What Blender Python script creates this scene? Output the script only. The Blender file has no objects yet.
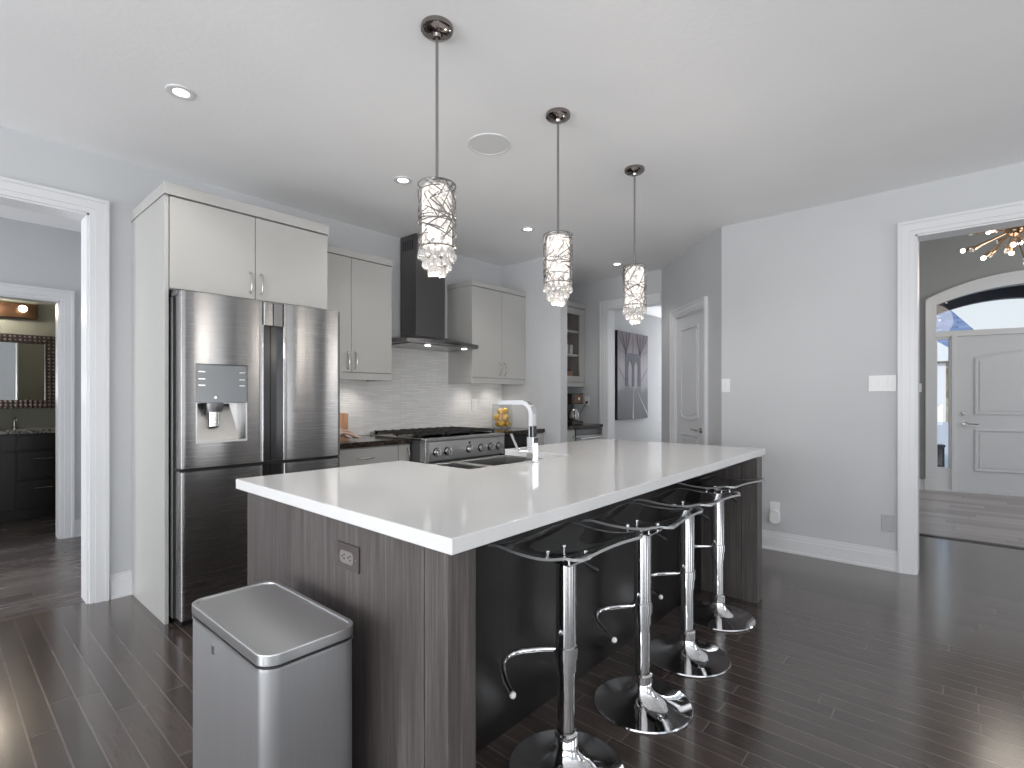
import bpy, bmesh, math, random
from mathutils import Vector, Matrix
PI = math.pi
random.seed(7)
S = bpy.context.scene
COL = S.collection

# ------------------------------------------------------------------ camera
ANG = math.radians(41.28)
cam_d = bpy.data.cameras.new('camera')
cam = bpy.data.objects.new('camera', cam_d); COL.objects.link(cam)
cam.location = (0, 0, 1.243)
cam.rotation_euler = (PI/2, 0, ANG - PI/2)
cam_d.sensor_width = 36.0
cam_d.lens = 36.0*516/1024
cam_d.shift_y = 14.0/1024
cam_d.clip_start = 0.05; cam_d.clip_end = 200
S.camera = cam
# ------------------------------------------------------------------ colour management
S.view_settings.view_transform = 'Standard'
S.view_settings.look = 'None'
S.view_settings.gamma = 1
S.view_settings.use_curve_mapping = False
S.view_settings.exposure = 0.0
# ------------------------------------------------------------------ sky
W = bpy.data.worlds.new('sky'); S.world = W; W.use_nodes = True
wn = W.node_tree.nodes; wl = W.node_tree.links
bg = wn['Background']
tc = wn.new('ShaderNodeTexCoord'); sx = wn.new('ShaderNodeSeparateXYZ'); cr = wn.new('ShaderNodeValToRGB')
wl.new(tc.outputs['Generated'], sx.inputs[0]); wl.new(sx.outputs['Z'], cr.inputs[0]); wl.new(cr.outputs[0], bg.inputs[0])
cr.color_ramp.elements[0].position = 0.0; cr.color_ramp.elements[0].color = (0.86, 0.90, 0.94, 1)
cr.color_ramp.elements[1].position = 0.45; cr.color_ramp.elements[1].color = (0.62, 0.80, 0.90, 1)
bg.inputs[1].default_value = 1.05

def area(name, loc, target, sx_, sy_, energy, color=(1, 1, 1), spread=None):
    l = bpy.data.lights.new(name, 'AREA'); l.shape = 'RECTANGLE'; l.size = sx_; l.size_y = sy_
    l.energy = energy; l.color = color
    if spread: l.spread = spread
    o = bpy.data.objects.new(name, l); COL.objects.link(o); o.location = loc
    o.rotation_euler = (Vector(target)-Vector(loc)).to_track_quat('-Z', 'Y').to_euler()
    return o
DAY = (0.97, 0.985, 1.0)
# daylight outside the windows behind the camera (walls at Y=-3.8 and X=-3.6)
for x, w, e in ((-2.1, 1.8, 40), (0.1, 1.8, 46), (2.9, 1.3, 46)):
    area('daylight', (x, -4.12, 1.25), (x+.8, 0, 6.2), w, 2.3, e, DAY)
for y, e in ((-2.6, 68), (-.2, 86), (2.2, 124)):
    area('daylight', (-3.92, y, 1.30), (0, y, 3.25), 1.8, 2.3, e, DAY)
area('daylight_foyer', (7.6, -3.37, 2.2), (7.6, 0, 2.0), 1.6, 2.6, 46, DAY)
area('daylight_hall', (-2.85, 5.1, 1.6), (1, 5.1, 2.2), 1.2, 1.8, 74, DAY)
area('passage_fill', (8.37, 2.85, 1.5), (5, 2.9, 1.5), 0.9, 1.8, 26, DAY)  # added fill lamp before the closed end wall, brightens the passage
sun_d = bpy.data.lights.new('sun', 'SUN'); sun_d.energy = 2.2; sun_d.angle = 0.02
sun = bpy.data.objects.new('sun', sun_d); COL.objects.link(sun); sun.rotation_euler = (math.radians(52), 0, math.radians(-65))

# ------------------------------------------------------------------ mesh helper
ORG = {}
class MB:
    def __init__(s): s.v = []; s.f = []
    def add(s, vs, fs):
        n = len(s.v); s.v += [tuple(v) for v in vs]; s.f += [tuple(i+n for i in f) for f in fs]; return s
    def box(s, x0, y0, z0, x1, y1, z1):
        x0, x1 = sorted((x0, x1)); y0, y1 = sorted((y0, y1)); z0, z1 = sorted((z0, z1))
        return s.add([(x0,y0,z0),(x1,y0,z0),(x1,y1,z0),(x0,y1,z0),(x0,y0,z1),(x1,y0,z1),(x1,y1,z1),(x0,y1,z1)],
                     [(0,3,2,1),(4,5,6,7),(0,1,5,4),(1,2,6,5),(2,3,7,6),(3,0,4,7)])
    def prism(s, poly, a, b, axis='z'):
        def m(p, h):
            if axis == 'z': return (p[0], p[1], h)
            if axis == 'y': return (p[0], h, p[1])
            return (h, p[0], p[1])
        n = len(poly)
        vs = [m(p, a) for p in poly]+[m(p, b) for p in poly]
        fs = [tuple(range(n)), tuple(range(2*n-1, n-1, -1))]+[(i, i+n, (i+1) % n+n, (i+1) % n) for i in range(n)]
        return s.add(vs, fs)
    def ringwall(s, outer, inner, a, b, axis='z'):
        def m(p, h):
            if axis == 'z': return (p[0], p[1], h)
            if axis == 'y': return (p[0], h, p[1])
            return (h, p[0], p[1])
        n = len(outer); vs = []
        for P, h in ((outer, a), (inner, a), (outer, b), (inner, b)): vs += [m(p, h) for p in P]
        fs = []
        for i in range(n):
            j = (i+1) % n
            fs += [(i, j, n+j, n+i), (2*n+i, 3*n+i, 3*n+j, 2*n+j), (i, 2*n+i, 2*n+j, j), (n+i, n+j, 3*n+j, 3*n+i)]
        return s.add(vs, fs)
    def cyl(s, c, r, h, axis='z', seg=24, r2=None):
        r2 = r if r2 is None else r2
        vs = []; 
        for k, (hh, rr) in enumerate(((0, r), (h, r2))):
            for i in range(seg):
                a = 2*PI*i/seg; p, q = rr*math.cos(a), rr*math.sin(a)
                if axis == 'z': vs.append((c[0]+p, c[1]+q, c[2]+hh))
                elif axis == 'y': vs.append((c[0]+p, c[1]+hh, c[2]+q))
                else: vs.append((c[0]+hh, c[1]+p, c[2]+q))
        fs = [tuple(range(seg)), tuple(range(2*seg-1, seg-1, -1))]+[(i, i+seg, (i+1) % seg+seg, (i+1) % seg) for i in range(seg)]
        return s.add(vs, fs)
    def lathe(s, prof, c=(0,0,0), seg=32, closed=True):
        n = len(s.v); rings = []
        for (r, z) in prof:
            if r < 1e-6:
                s.v.append((c[0], c[1], c[2]+z)); rings.append([len(s.v)-1])
            else:
                b = len(s.v); s.v += [(c[0]+r*math.cos(2*PI*i/seg), c[1]+r*math.sin(2*PI*i/seg), c[2]+z) for i in range(seg)]
                rings.append(list(range(b, b+seg)))
        for A, B in zip(rings, rings[1:]):
            for i in range(seg):
                j = (i+1) % seg
                if len(A) == 1 and len(B) == 1: continue
                if len(A) == 1: s.f.append((A[0], B[i], B[j]))
                elif len(B) == 1: s.f.append((A[i], A[j], B[0]))
                else: s.f.append((A[i], A[j], B[j], B[i]))
        return s
    def tube(s, path, r, seg=12, caps=True, flat=1.0):
        P = [Vector(p) for p in path]; n = len(P); rs = r if isinstance(r, (list, tuple)) else [r]*n
        t0 = (P[1]-P[0]).normalized(); up = Vector((0,0,1)) if abs(t0.z) < .9 else Vector((1,0,0))
        u = t0.cross(up).normalized(); rings = []
        for i in range(n):
            t = (P[min(i+1, n-1)]-P[max(i-1, 0)]).normalized()
            u = (u - t*u.dot(t)).normalized(); w = t.cross(u)
            b = len(s.v)
            for k in range(seg):
                a = 2*PI*k/seg
                s.v.append(tuple(P[i]+(u*math.cos(a)+w*math.sin(a)*flat)*rs[i]))
            rings.append(range(b, b+seg))
        for A, B in zip(rings, rings[1:]):
            for k in range(seg): s.f.append((A[k], A[(k+1) % seg], B[(k+1) % seg], B[k]))
        if caps: s.f.append(tuple(reversed(rings[0]))); s.f.append(tuple(rings[-1]))
        return s
    def ball(s, c, r, seg=12, sz=1.0):
        return s.lathe([(r*math.sin(PI*i/8), -r*sz*math.cos(PI*i/8)) for i in range(9)], c, seg)
    def build(s, name, mat, parent=None, bevel=0, kind=None, seg=2, org=None):
        o_ = org if org is not None else ORG.get(parent.name if parent else None, (0,0,0))
        me = bpy.data.meshes.new(name)
        bm = bmesh.new()
        vs = [bm.verts.new((v[0]-o_[0], v[1]-o_[1], v[2]-o_[2])) for v in s.v]
        for f in s.f:
            try: bm.faces.new([vs[i] for i in f])
            except ValueError: pass
        bmesh.ops.recalc_face_normals(bm, faces=bm.faces)
        for f in bm.faces: f.smooth = True
        for e in bm.edges:
            if len(e.link_faces) == 2: e.smooth = e.calc_face_angle(0) < math.radians(38)
        bm.to_mesh(me); bm.free()
        me.materials.append(mat)
        o = bpy.data.objects.new(name, me); COL.objects.link(o)
        if org is not None: o.location = org
        if parent: o.parent = parent
        if bevel:
            m = o.modifiers.new('bevel', 'BEVEL'); m.width = bevel; m.segments = seg; m.limit_method = 'ANGLE'; m.angle_limit = math.radians(40)
            m.harden_normals = True
        if kind: o['kind'] = kind
        ORG[o.name] = o_
        return o

def thing(name, label, cat, loc=(0,0,0), rz=0, group=None, local=False):
    o = bpy.data.objects.new(name, None); COL.objects.link(o); o.empty_display_size = 0.1
    o.location = loc; o.rotation_euler = (0, 0, rz); o['label'] = label; o['category'] = cat
    if group: o['group'] = group
    ORG[o.name] = (0,0,0) if local else tuple(loc)
    return o
def tag(o, label, cat, group=None):
    o['label'] = label; o['category'] = cat
    if group: o['group'] = group
    return o
def dup(root, loc, rz=0, label=None, group=None):
    r = root.copy(); COL.objects.link(r); r.location = loc; r.rotation_euler = (0, 0, rz)
    if label: r['label'] = label
    if group: r['group'] = group
    for ch in root.children:
        c = ch.copy(); COL.objects.link(c); c.parent = r
        for g in ch.children:
            d = g.copy(); COL.objects.link(d); d.parent = c
    return r
def roundrect(x0, y0, x1, y1, r, n=5):
    out = []
    for cx, cy, a0 in ((x1-r, y1-r, 0), (x0+r, y1-r, 90), (x0+r, y0+r, 180), (x1-r, y0+r, 270)):
        for i in range(n+1):
            a = math.radians(a0+90*i/n); out.append((cx+r*math.cos(a), cy+r*math.sin(a)))
    return out

# ------------------------------------------------------------------ materials
def mat(name, col, rough=.5, metal=0, spec=.5, **k):
    m = bpy.data.materials.new(name); m.use_nodes = True
    b = m.node_tree.nodes['Principled BSDF']
    b.inputs['Base Color'].default_value = (*col, 1); b.inputs['Roughness'].default_value = rough
    b.inputs['Metallic'].default_value = metal; b.inputs['Specular IOR Level'].default_value = spec
    for a, v in k.items(): b.inputs[a.replace('_', ' ')].default_value = v
    return m
def nt(m): return m.node_tree.nodes, m.node_tree.links, m.node_tree.nodes['Principled BSDF']
def coord(m, scale=(1,1,1), rot=(0,0,0)):
    n, l, b = nt(m)
    t = n.new('ShaderNodeTexCoord'); mp = n.new('ShaderNodeMapping'); l.new(t.outputs['Object'], mp.inputs[0])
    mp.inputs['Scale'].default_value = scale; mp.inputs['Rotation'].default_value = rot
    return mp.outputs[0]
def noise(m, vec, scale, detail=3, rough=.5):
    n, l, b = nt(m); x = n.new('ShaderNodeTexNoise'); l.new(vec, x.inputs['Vector'])
    x.inputs['Scale'].default_value = scale; x.inputs['Detail'].default_value = detail; x.inputs['Roughness'].default_value = rough
    return x.outputs['Fac']
def ramp(m, fac, stops):
    n, l, b = nt(m); r = n.new('ShaderNodeValToRGB'); l.new(fac, r.inputs[0])
    e = r.color_ramp.elements
    while len(e) < len(stops): e.new(0.5)
    for i, (p, c) in enumerate(stops): e[i].position = p; e[i].color = (*c, 1) if len(c) == 3 else c
    return r.outputs[0]
def bump(m, h, strength=.3, dist=.01):
    n, l, b = nt(m); x = n.new('ShaderNodeBump'); x.inputs['Strength'].default_value = strength; x.inputs['Distance'].default_value = dist
    l.new(h, x.inputs['Height']); l.new(x.outputs[0], b.inputs['Normal']); return x
def rng(m, fac, a, b_):
    n, l, b = nt(m); x = n.new('ShaderNodeMapRange'); l.new(fac, x.inputs[0]); x.inputs[3].default_value = a; x.inputs[4].default_value = b_
    return x.outputs[0]

M = {}
def paint(name, c, rough, bs=60, bst=.08):
    m = mat(name, c, rough); n, l, b = nt(m); v = coord(m)
    nz = noise(m, v, bs, 4); bump(m, nz, bst, .002)
    n2 = noise(m, v, 1.3, 2); l.new(ramp(m, n2, [(0.3, tuple(x*.98 for x in c)), (0.7, tuple(min(1, x*1.02) for x in c))]), b.inputs['Base Color'])
    return m
M['wall'] = paint('wall_paint', (.548, .558, .573), .62)
M['ceiling'] = paint('ceiling_paint', (.89, .892, .90), .9, 38, .5)
M['trim'] = paint('trim_paint', (.70, .705, .72), .32, 20, .02)
M['door'] = paint('door_paint', (.66, .67, .69), .35, 20, .02)
M['foyerwall'] = paint('wall_paint_dimmed', (.315, .325, .32), .62)  # same paint as the other walls, foyer dimness put into the colour
M['bathwall'] = paint('bath_paint', (.33, .335, .285), .62)
M['cabinet'] = paint('cabinet_lacquer', (.465, .46, .445), .38, 90, .03)
M['plastic'] = mat('white_plastic', (.80, .80, .80), .35)
M['greyplastic'] = mat('grey_plastic', (.42, .43, .44), .45)

# wood plank floor (strips run along Y)
def planks(name, c_lo, c_hi, width, length, rough, along='y', gap=.012, grout=(.02,.016,.014), coat=.0, grainscale=(60, 2, 60)):
    m = mat(name, c_lo, rough); n, l, b = nt(m)
    rot = (0, 0, PI/2) if along == 'y' else (0,0,0)
    v = coord(m, (1,1,1), rot)
    sp = n.new('ShaderNodeSeparateXYZ'); l.new(v, sp.inputs[0])
    dv = n.new('ShaderNodeMath'); dv.operation = 'DIVIDE'; l.new(sp.outputs['Y'], dv.inputs[0]); dv.inputs[1].default_value = width
    fl = n.new('ShaderNodeMath'); fl.operation = 'FLOOR'; l.new(dv.outputs[0], fl.inputs[0])
    wn_ = n.new('ShaderNodeTexWhiteNoise'); wn_.noise_dimensions = '1D'; l.new(fl.outputs[0], wn_.inputs['W'])
    ax = n.new('ShaderNodeMath'); ax.operation = 'MULTIPLY_ADD'; l.new(wn_.outputs['Value'], ax.inputs[0]); ax.inputs[1].default_value = length*7.3; l.new(sp.outputs['X'], ax.inputs[2])
    cb_ = n.new('ShaderNodeCombineXYZ'); l.new(ax.outputs[0], cb_.inputs['X']); l.new(sp.outputs['Y'], cb_.inputs['Y'])
    br = n.new('ShaderNodeTexBrick'); l.new(cb_.outputs[0], br.inputs['Vector'])
    br.inputs['Scale'].default_value = 1.0; br.inputs['Brick Width'].default_value = length; br.inputs['Row Height'].default_value = width
    br.inputs['Mortar Size'].default_value = gap*width; br.inputs['Mortar Smooth'].default_value = .1; br.offset = 0
    br.inputs['Color1'].default_value = (0,0,0,1); br.inputs['Color2'].default_value = (1,1,1,1); br.inputs['Bias'].default_value = 0
    br.inputs['Mortar'].default_value = (.5,.5,.5,1)
    g = noise(m, coord(m, grainscale if along == 'y' else (grainscale[1], grainscale[0], grainscale[2])), 1.0, 5, .6)
    mx = n.new('ShaderNodeMath'); mx.operation = 'MULTIPLY_ADD'; l.new(g, mx.inputs[0]); mx.inputs[1].default_value = .75
    m2 = n.new('ShaderNodeMath'); m2.operation = 'MULTIPLY'; l.new(br.outputs['Color'], m2.inputs[0]); m2.inputs[1].default_value = .4
    l.new(m2.outputs[0], mx.inputs[2])
    c = ramp(m, mx.outputs[0], [(.2, c_lo), (.8, c_hi)])
    mix = n.new('ShaderNodeMix'); mix.data_type = 'RGBA'; l.new(br.outputs['Fac'], mix.inputs[0]); l.new(c, mix.inputs[6]); mix.inputs[7].default_value = (*grout, 1)
    l.new(mix.outputs[2], b.inputs['Base Color'])
    l.new(rng(m, g, rough*.8, rough*1.25), b.inputs['Roughness'])
    inv = n.new('ShaderNodeMath'); inv.operation = 'SUBTRACT'; inv.inputs[0].default_value = 1.0; l.new(br.outputs['Fac'], inv.inputs[1])
    ad = n.new('ShaderNodeMath'); ad.operation = 'MULTIPLY_ADD'; l.new(br.outputs['Color'], ad.inputs[0]); ad.inputs[1].default_value = .25; l.new(inv.outputs[0], ad.inputs[2])
    bump(m, ad.outputs[0], .35, .0015)
    b.inputs['Coat Weight'].default_value = coat; b.inputs['Coat Roughness'].default_value = .15
    return m
M['floor'] = planks('dark_wood_planks', (.036,.026,.023), (.092,.070,.062), .083, .92, .22, gap=.034, grout=(.135,.115,.105), coat=.7)
M['halltile'] = planks('dark_porcelain_tile', (.030,.024,.023), (.17,.145,.138), .30, .9, .26, along='x', gap=.010, grout=(.13,.11,.10), grainscale=(9, 1.1, 9))
M['foyertile'] = planks('pale_porcelain_tile', (.25,.22,.22), (.50,.455,.455), .16, 1.2, .30, gap=.012, grout=(.16,.14,.14), grainscale=(16, 1.2, 16))
# dark stained oak for the island
m = M['oak'] = mat('dark_stained_oak', (.05,.04,.04), .42); n, l, b = nt(m)
g = noise(m, coord(m, (210, 210, 4.5)), 1.0, 7, .72); w = noise(m, coord(m, (26, 26, 1.4)), 1.0, 4, .6)
mm = n.new('ShaderNodeMath'); mm.operation = 'MULTIPLY_ADD'; l.new(g, mm.inputs[0]); mm.inputs[1].default_value = .6; 
m5 = n.new('ShaderNodeMath'); m5.operation = 'MULTIPLY'; l.new(w, m5.inputs[0]); m5.inputs[1].default_value = .4; l.new(m5.outputs[0], mm.inputs[2])
l.new(ramp(m, mm.outputs[0], [(.34, (.048,.040,.039)), (.50, (.088,.076,.074)), (.68, (.165,.147,.144))]), b.inputs['Base Color']); bump(m, g, .25, .001)
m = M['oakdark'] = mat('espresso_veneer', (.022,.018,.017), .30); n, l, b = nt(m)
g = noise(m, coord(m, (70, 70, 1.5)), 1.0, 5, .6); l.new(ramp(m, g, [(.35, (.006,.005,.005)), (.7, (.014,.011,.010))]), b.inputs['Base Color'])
# white quartz
m = M['quartz'] = mat('white_quartz', (.78,.775,.77), .10); n, l, b = nt(m)
a = noise(m, coord(m), 260, 2, .5); a2 = noise(m, coord(m), 2.5, 5, .6)
mm = n.new('ShaderNodeMath'); mm.operation = 'MULTIPLY_ADD'; l.new(a, mm.inputs[0]); mm.inputs[1].default_value = .5; l.new(rng(m, a2, .1, .4), mm.inputs[2])
l.new(ramp(m, mm.outputs[0], [(.25, (.67,.668,.67)), (.5, (.74,.738,.738)), (.8, (.78,.778,.775))]), b.inputs['Base Color'])
# dark granite with flecks
m = M['granite'] = mat('dark_granite', (.02,.02,.02), .12); n, l, b = nt(m)
v_ = n.new('ShaderNodeTexVoronoi'); l.new(coord(m), v_.inputs['Vector']); v_.inputs['Scale'].default_value = 150
a = noise(m, coord(m), 45, 5, .7)
mm = n.new('ShaderNodeMath'); mm.operation = 'MULTIPLY'; l.new(a, mm.inputs[0]); l.new(v_.outputs['Distance'], mm.inputs[1])
l.new(ramp(m, mm.outputs[0], [(.12, (.008,.007,.007)), (.30, (.03,.022,.018)), (.42, (.13,.10,.08))]), b.inputs['Base Color'])
m = M['bathgranite'] = mat('speckled_granite', (.4,.4,.38), .2); n, l, b = nt(m)
a = noise(m, coord(m), 60, 5, .7); l.new(ramp(m, a, [(.4, (.05,.045,.04)), (.5, (.35,.33,.30)), (.6, (.55,.53,.50))]), b.inputs['Base Color'])
# metals
def steel(name, c, rough, axis='x', amp=.08, waves=0):
    m = mat(name, c, rough, 1.0); n, l, b = nt(m)
    sc = {'x': (1.5, 60, 900), 'z': (700, 700, 2.0)}[axis]
    g = noise(m, coord(m, sc), 1.0, 3, .5)
    l.new(rng(m, g, rough-amp/2, rough+amp/2), b.inputs['Roughness'])
    l.new(ramp(m, g, [(.3, tuple(x*.93 for x in c)), (.7, tuple(min(1, x*1.04) for x in c))]), b.inputs['Base Color'])
    b.inputs['Anisotropic'].default_value = .5
    if waves:
        wv = noise(m, coord(m, (9.0, 1.5, .22)), 1.0, 0, .4); bump(m, wv, waves, .02)
    return m
M['steel'] = steel('brushed_steel', (.50,.495,.49), .30, 'x')
M['fridgesteel'] = steel('fridge_steel', (.31,.305,.305), .27, 'x', .03, .22)
n, l, b = nt(M['fridgesteel']); tg = n.new('ShaderNodeTangent'); tg.direction_type = 'RADIAL'; tg.axis = 'Z'; l.new(tg.outputs[0], b.inputs['Tangent'])
b.inputs['Anisotropic'].default_value = .85; b.inputs['Anisotropic Rotation'].default_value = .25
M['cansteel'] = steel('bin_steel', (.62,.63,.65), .42, 'z')
M['canlid'] = mat('bin_lid_steel', (.70,.71,.72), .30, 1.0)
M['darksteel'] = steel('hood_steel', (.17,.165,.165), .30, 'z')
M['darkmetal'] = mat('grey_metal', (.16,.16,.165), .35, .8)
M['griprecess'] = mat('dark_grip', (.06,.06,.062), .25, .6)
M['chrome'] = mat('chrome', (.86,.86,.87), .05, 1.0)
M['nickel'] = mat('satin_nickel', (.62,.61,.59), .22, 1.0)
M['lattice'] = mat('lattice_metal', (.40,.38,.37), .25, 1.0)
M['rod'] = mat('rod_metal', (.34,.335,.34), .25, 1.0)
M['nickeldark'] = mat('black_nickel', (.30,.27,.26), .08, 1.0)
M['iron'] = mat('cast_iron', (.018,.018,.018), .5)
M['blackgloss'] = mat('black_glass', (.006,.006,.007), .06)
M['blackplastic'] = mat('black_plastic', (.012,.012,.013), .35)
M['brass'] = mat('rose_brass', (.62,.42,.28), .18, 1.0)
def glass(name, tint=(1,1,1), ior=1.45, r=0.0, boost=1.0):
    m = bpy.data.materials.new(name); m.use_nodes = True; n = m.node_tree.nodes; l = m.node_tree.links
    n.remove(n['Principled BSDF']); out = n['Material Output']
    f = n.new('ShaderNodeLayerWeight'); f.inputs[0].default_value = .5
    t = n.new('ShaderNodeBsdfTransparent'); t.inputs[0].default_value = (*tint, 1)
    g = n.new('ShaderNodeBsdfGlossy'); g.inputs['Roughness'].default_value = r
    x = n.new('ShaderNodeMixShader')
    pw = n.new('ShaderNodeMath'); pw.operation = 'POWER'; l.new(f.outputs['Facing'], pw.inputs[0]); pw.inputs[1].default_value = 4.0
    mu = n.new('ShaderNodeMath'); mu.operation = 'MULTIPLY_ADD'; mu.use_clamp = True; l.new(pw.outputs[0], mu.inputs[0]); mu.inputs[1].default_value = .7*boost; mu.inputs[2].default_value = .04
    l.new(mu.outputs[0], x.inputs[0]); l.new(t.outputs[0], x.inputs[1]); l.new(g.outputs[0], x.inputs[2]); l.new(x.outputs[0], out.inputs[0])
    return m
M['pane'] = glass('window_glass')
M['vase'] = glass('clear_glass', (.90,.92,.93), 1.5, 0.0, 1.4)
M['acrylic'] = mat('clear_acrylic', (.93,.94,.95), .03, 0, .5, Transmission_Weight=1.0, IOR=1.49)
M['acrylicedge'] = mat('pale_acrylic_edge', (.88,.89,.90), .06, 0, 1.0, Transmission_Weight=.6)  # pale rim colour stands in for light caught in the acrylic edge
M['crystal'] = mat('crystal', (.97,.95,.93), .04, 0, .8, Transmission_Weight=.75, IOR=1.55)
def emis(name, c, s):
    m = mat(name, c, .4); b = nt(m)[2]; b.inputs['Emission Color'].default_value = (*c, 1); b.inputs['Emission Strength'].default_value = s; return m
M['lens'] = emis('lamp_lens', (1.0,.96,.90), 5)
M['ledlens'] = emis('led_lens', (1.0,.98,.95), 6)
M['bulb'] = emis('warm_bulb', (1.0,.86,.68), 9)
m = M['diffuser'] = emis('glowing_crystal_glass', (1.0,.93,.86), 1.0); n, l, b = nt(m)
v_ = n.new('ShaderNodeTexVoronoi'); l.new(coord(m), v_.inputs['Vector']); v_.inputs['Scale'].default_value = 62
b.inputs['Base Color'].default_value = (.30,.28,.27,1)
l.new(rng(m, v_.outputs['Distance'], 1.75, .05), b.inputs['Emission Strength'])
# backsplash: thin horizontal strips
m = M['tile'] = mat('linear_mosaic', (.6,.6,.59), .22); n, l, b = nt(m)
t = n.new('ShaderNodeTexCoord'); mp = n.new('ShaderNodeMapping'); mp.inputs['Rotation'].default_value = (PI/2, 0, 0); l.new(t.outputs['Object'], mp.inputs[0])
br = n.new('ShaderNodeTexBrick'); l.new(mp.outputs[0], br.inputs['Vector']); br.inputs['Scale'].default_value = 1
br.inputs['Brick Width'].default_value = .15; br.inputs['Row Height'].default_value = .0155; br.inputs['Mortar Size'].default_value = .0011; br.offset = .4
br.inputs['Color1'].default_value = (.70,.695,.69,1); br.inputs['Color2'].default_value = (.80,.795,.79,1); br.inputs['Mortar'].default_value = (.55,.55,.55,1)
l.new(br.outputs['Color'], b.inputs['Base Color'])
iv = n.new('ShaderNodeMath'); iv.operation = 'SUBTRACT'; iv.inputs[0].default_value = 1; l.new(br.outputs['Fac'], iv.inputs[1]); bump(m, iv.outputs[0], .4, .002)

# ------------------------------------------------------------------ the room
WB = 3.98; CH = 2.74
MB().box(-3.6,-3.8,-.1, 5.98,WB+.05,0).build('floor', M['floor'], kind='structure')
MB().box(-3.0,WB+.05,-.1, 5.8,8.2,0).build('floor', M['halltile'], kind='structure')
MB().box(5.98,-3.3,-.1, 10.2,2.3,0.004).build('floor', M['foyertile'], kind='structure')
MB().box(5.98,2.3,-.1, 8.6,4.1,0).build('floor', M['floor'], kind='structure')
MB().box(5.955,-3.3,0, 6.01,1.0,.009).build('trim_threshold', M['oakdark'], kind='structure')
MB().box(-3.6,-3.8,CH, 4.75,WB+.16,CH+.1).box(4.75,1.45,CH,5.8,WB+.16,CH+.1).build('ceiling', M['ceiling'], kind='structure')
MB().box(-3.0,WB+.16,CH, 5.8,8.2,CH+.1).build('ceiling_hall', M['ceiling'], kind='structure')
MB().box(4.75,-3.45,4.1, 10.4,1.45,4.2).build('ceiling_foyer', M['ceiling'], kind='structure')
MB().box(5.8,2.2,2.6, 8.6,3.6,2.7).build('ceiling_passage', M['ceiling'], kind='structure')
OPH = 2.36
# back wall with the hall doorway (X -0.35..0.658)
MB().box(-3.6,WB,0, -.35,WB+.16,CH).box(-.35,WB,OPH, .658,WB+.16,CH).box(.658,WB,0, 5.8,WB+.16,CH).build('wall_back', M['wall'], kind='structure')
# right wall with the foyer opening (Y -1.6..0.25)
MB().box(4.6,.262,0, 4.75,1.6,CH).box(4.6,-1.6,2.39, 4.75,.262,CH).box(4.6,-3.8,0, 4.75,-1.6,CH).build('wall_right', M['wall'], kind='structure')
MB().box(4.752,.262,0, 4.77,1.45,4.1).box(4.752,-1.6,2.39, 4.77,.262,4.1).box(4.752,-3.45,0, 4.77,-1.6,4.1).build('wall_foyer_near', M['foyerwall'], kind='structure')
MB().box(4.35,3.15,0, 4.47,WB,CH).build('wall_stub', M['wall'], kind='structure')
# far wall, opening Y 2.66..3.37
MB().box(5.65,3.37,0, 5.8,WB,CH).box(5.65,2.64,OPH, 5.8,3.37,CH).build('wall_far', M['wall'], kind='structure')
# angled wall with a door opening; local frame: u along the wall, v thickness behind
AW = Matrix.Translation((4.6,1.6,0)) @ Matrix.Rotation(PI/4, 4, 'Z')
UL = 1.05*math.sqrt(2)
d0, d1 = .355, 1.065     # door opening along u
def placed(o, Mx): o.matrix_world = Mx; return o
placed(MB().box(0,-.12,0, d0,0,CH).box(d0,-.12,2.10, d1,0,CH).box(d1,-.12,0, UL,0,CH).build('wall_angled', M['wall'], kind='structure'), AW)
# outer walls behind the camera with windows
def winwall_y(name, y0, y1, xs, x0, x1, z0, z1, H, mt):
    mb = MB(); cur = x0
    for c, w in xs:
        mb.box(cur, y0, 0, c-w/2, y1, H); mb.box(c-w/2, y0, 0, c+w/2, y1, z0); mb.box(c-w/2, y0, z1, c+w/2, y1, H); cur = c+w/2
    mb.box(cur, y0, 0, x1, y1, H); mb.build(name, mt, kind='structure')
winwall_y('wall_front', -3.95, -3.8, [(-2.1,1.8),(.1,1.8),(2.9,1.3)], -3.75, 4.75, .15, 2.5, CH, M['wall'])
mb = MB(); cur = -3.8
for c in (-2.6,-.2,2.2):
    mb.box(-3.75, cur, 0, -3.6, c-.9, CH); mb.box(-3.75, c-.9, 0, -3.6, c+.9, .15); mb.box(-3.75, c-.9, 2.5, -3.6, c+.9, CH); cur = c+.9
mb.box(-3.75, cur, 0, -3.6, WB+.16, CH); mb.build('wall_left', M['wall'], kind='structure')
k = 1
for x, w in ((-2.1,.9),(.1,.9),(2.9,.65)):
    f = MB()
    f.ringwall([(x-w-.09,.06),(x+w+.09,.06),(x+w+.09,2.59),(x-w-.09,2.59)], [(x-w,.15),(x+w,.15),(x+w,2.5),(x-w,2.5)], -3.8, -3.775, 'y')
    f.ringwall([(x-w+.001,.151),(x+w-.001,.151),(x+w-.001,2.499),(x-w+.001,2.499)], [(x-w+.05,.2),(x+w-.05,.2),(x+w-.05,2.45),(x-w+.05,2.45)], -3.88, -3.83, 'y')
    if w > .5: f.box(x-.03,-3.88,.2,x+.03,-3.83,2.45)
    f.build('window_%d' % k, M['trim'], kind='structure'); k += 1
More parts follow.
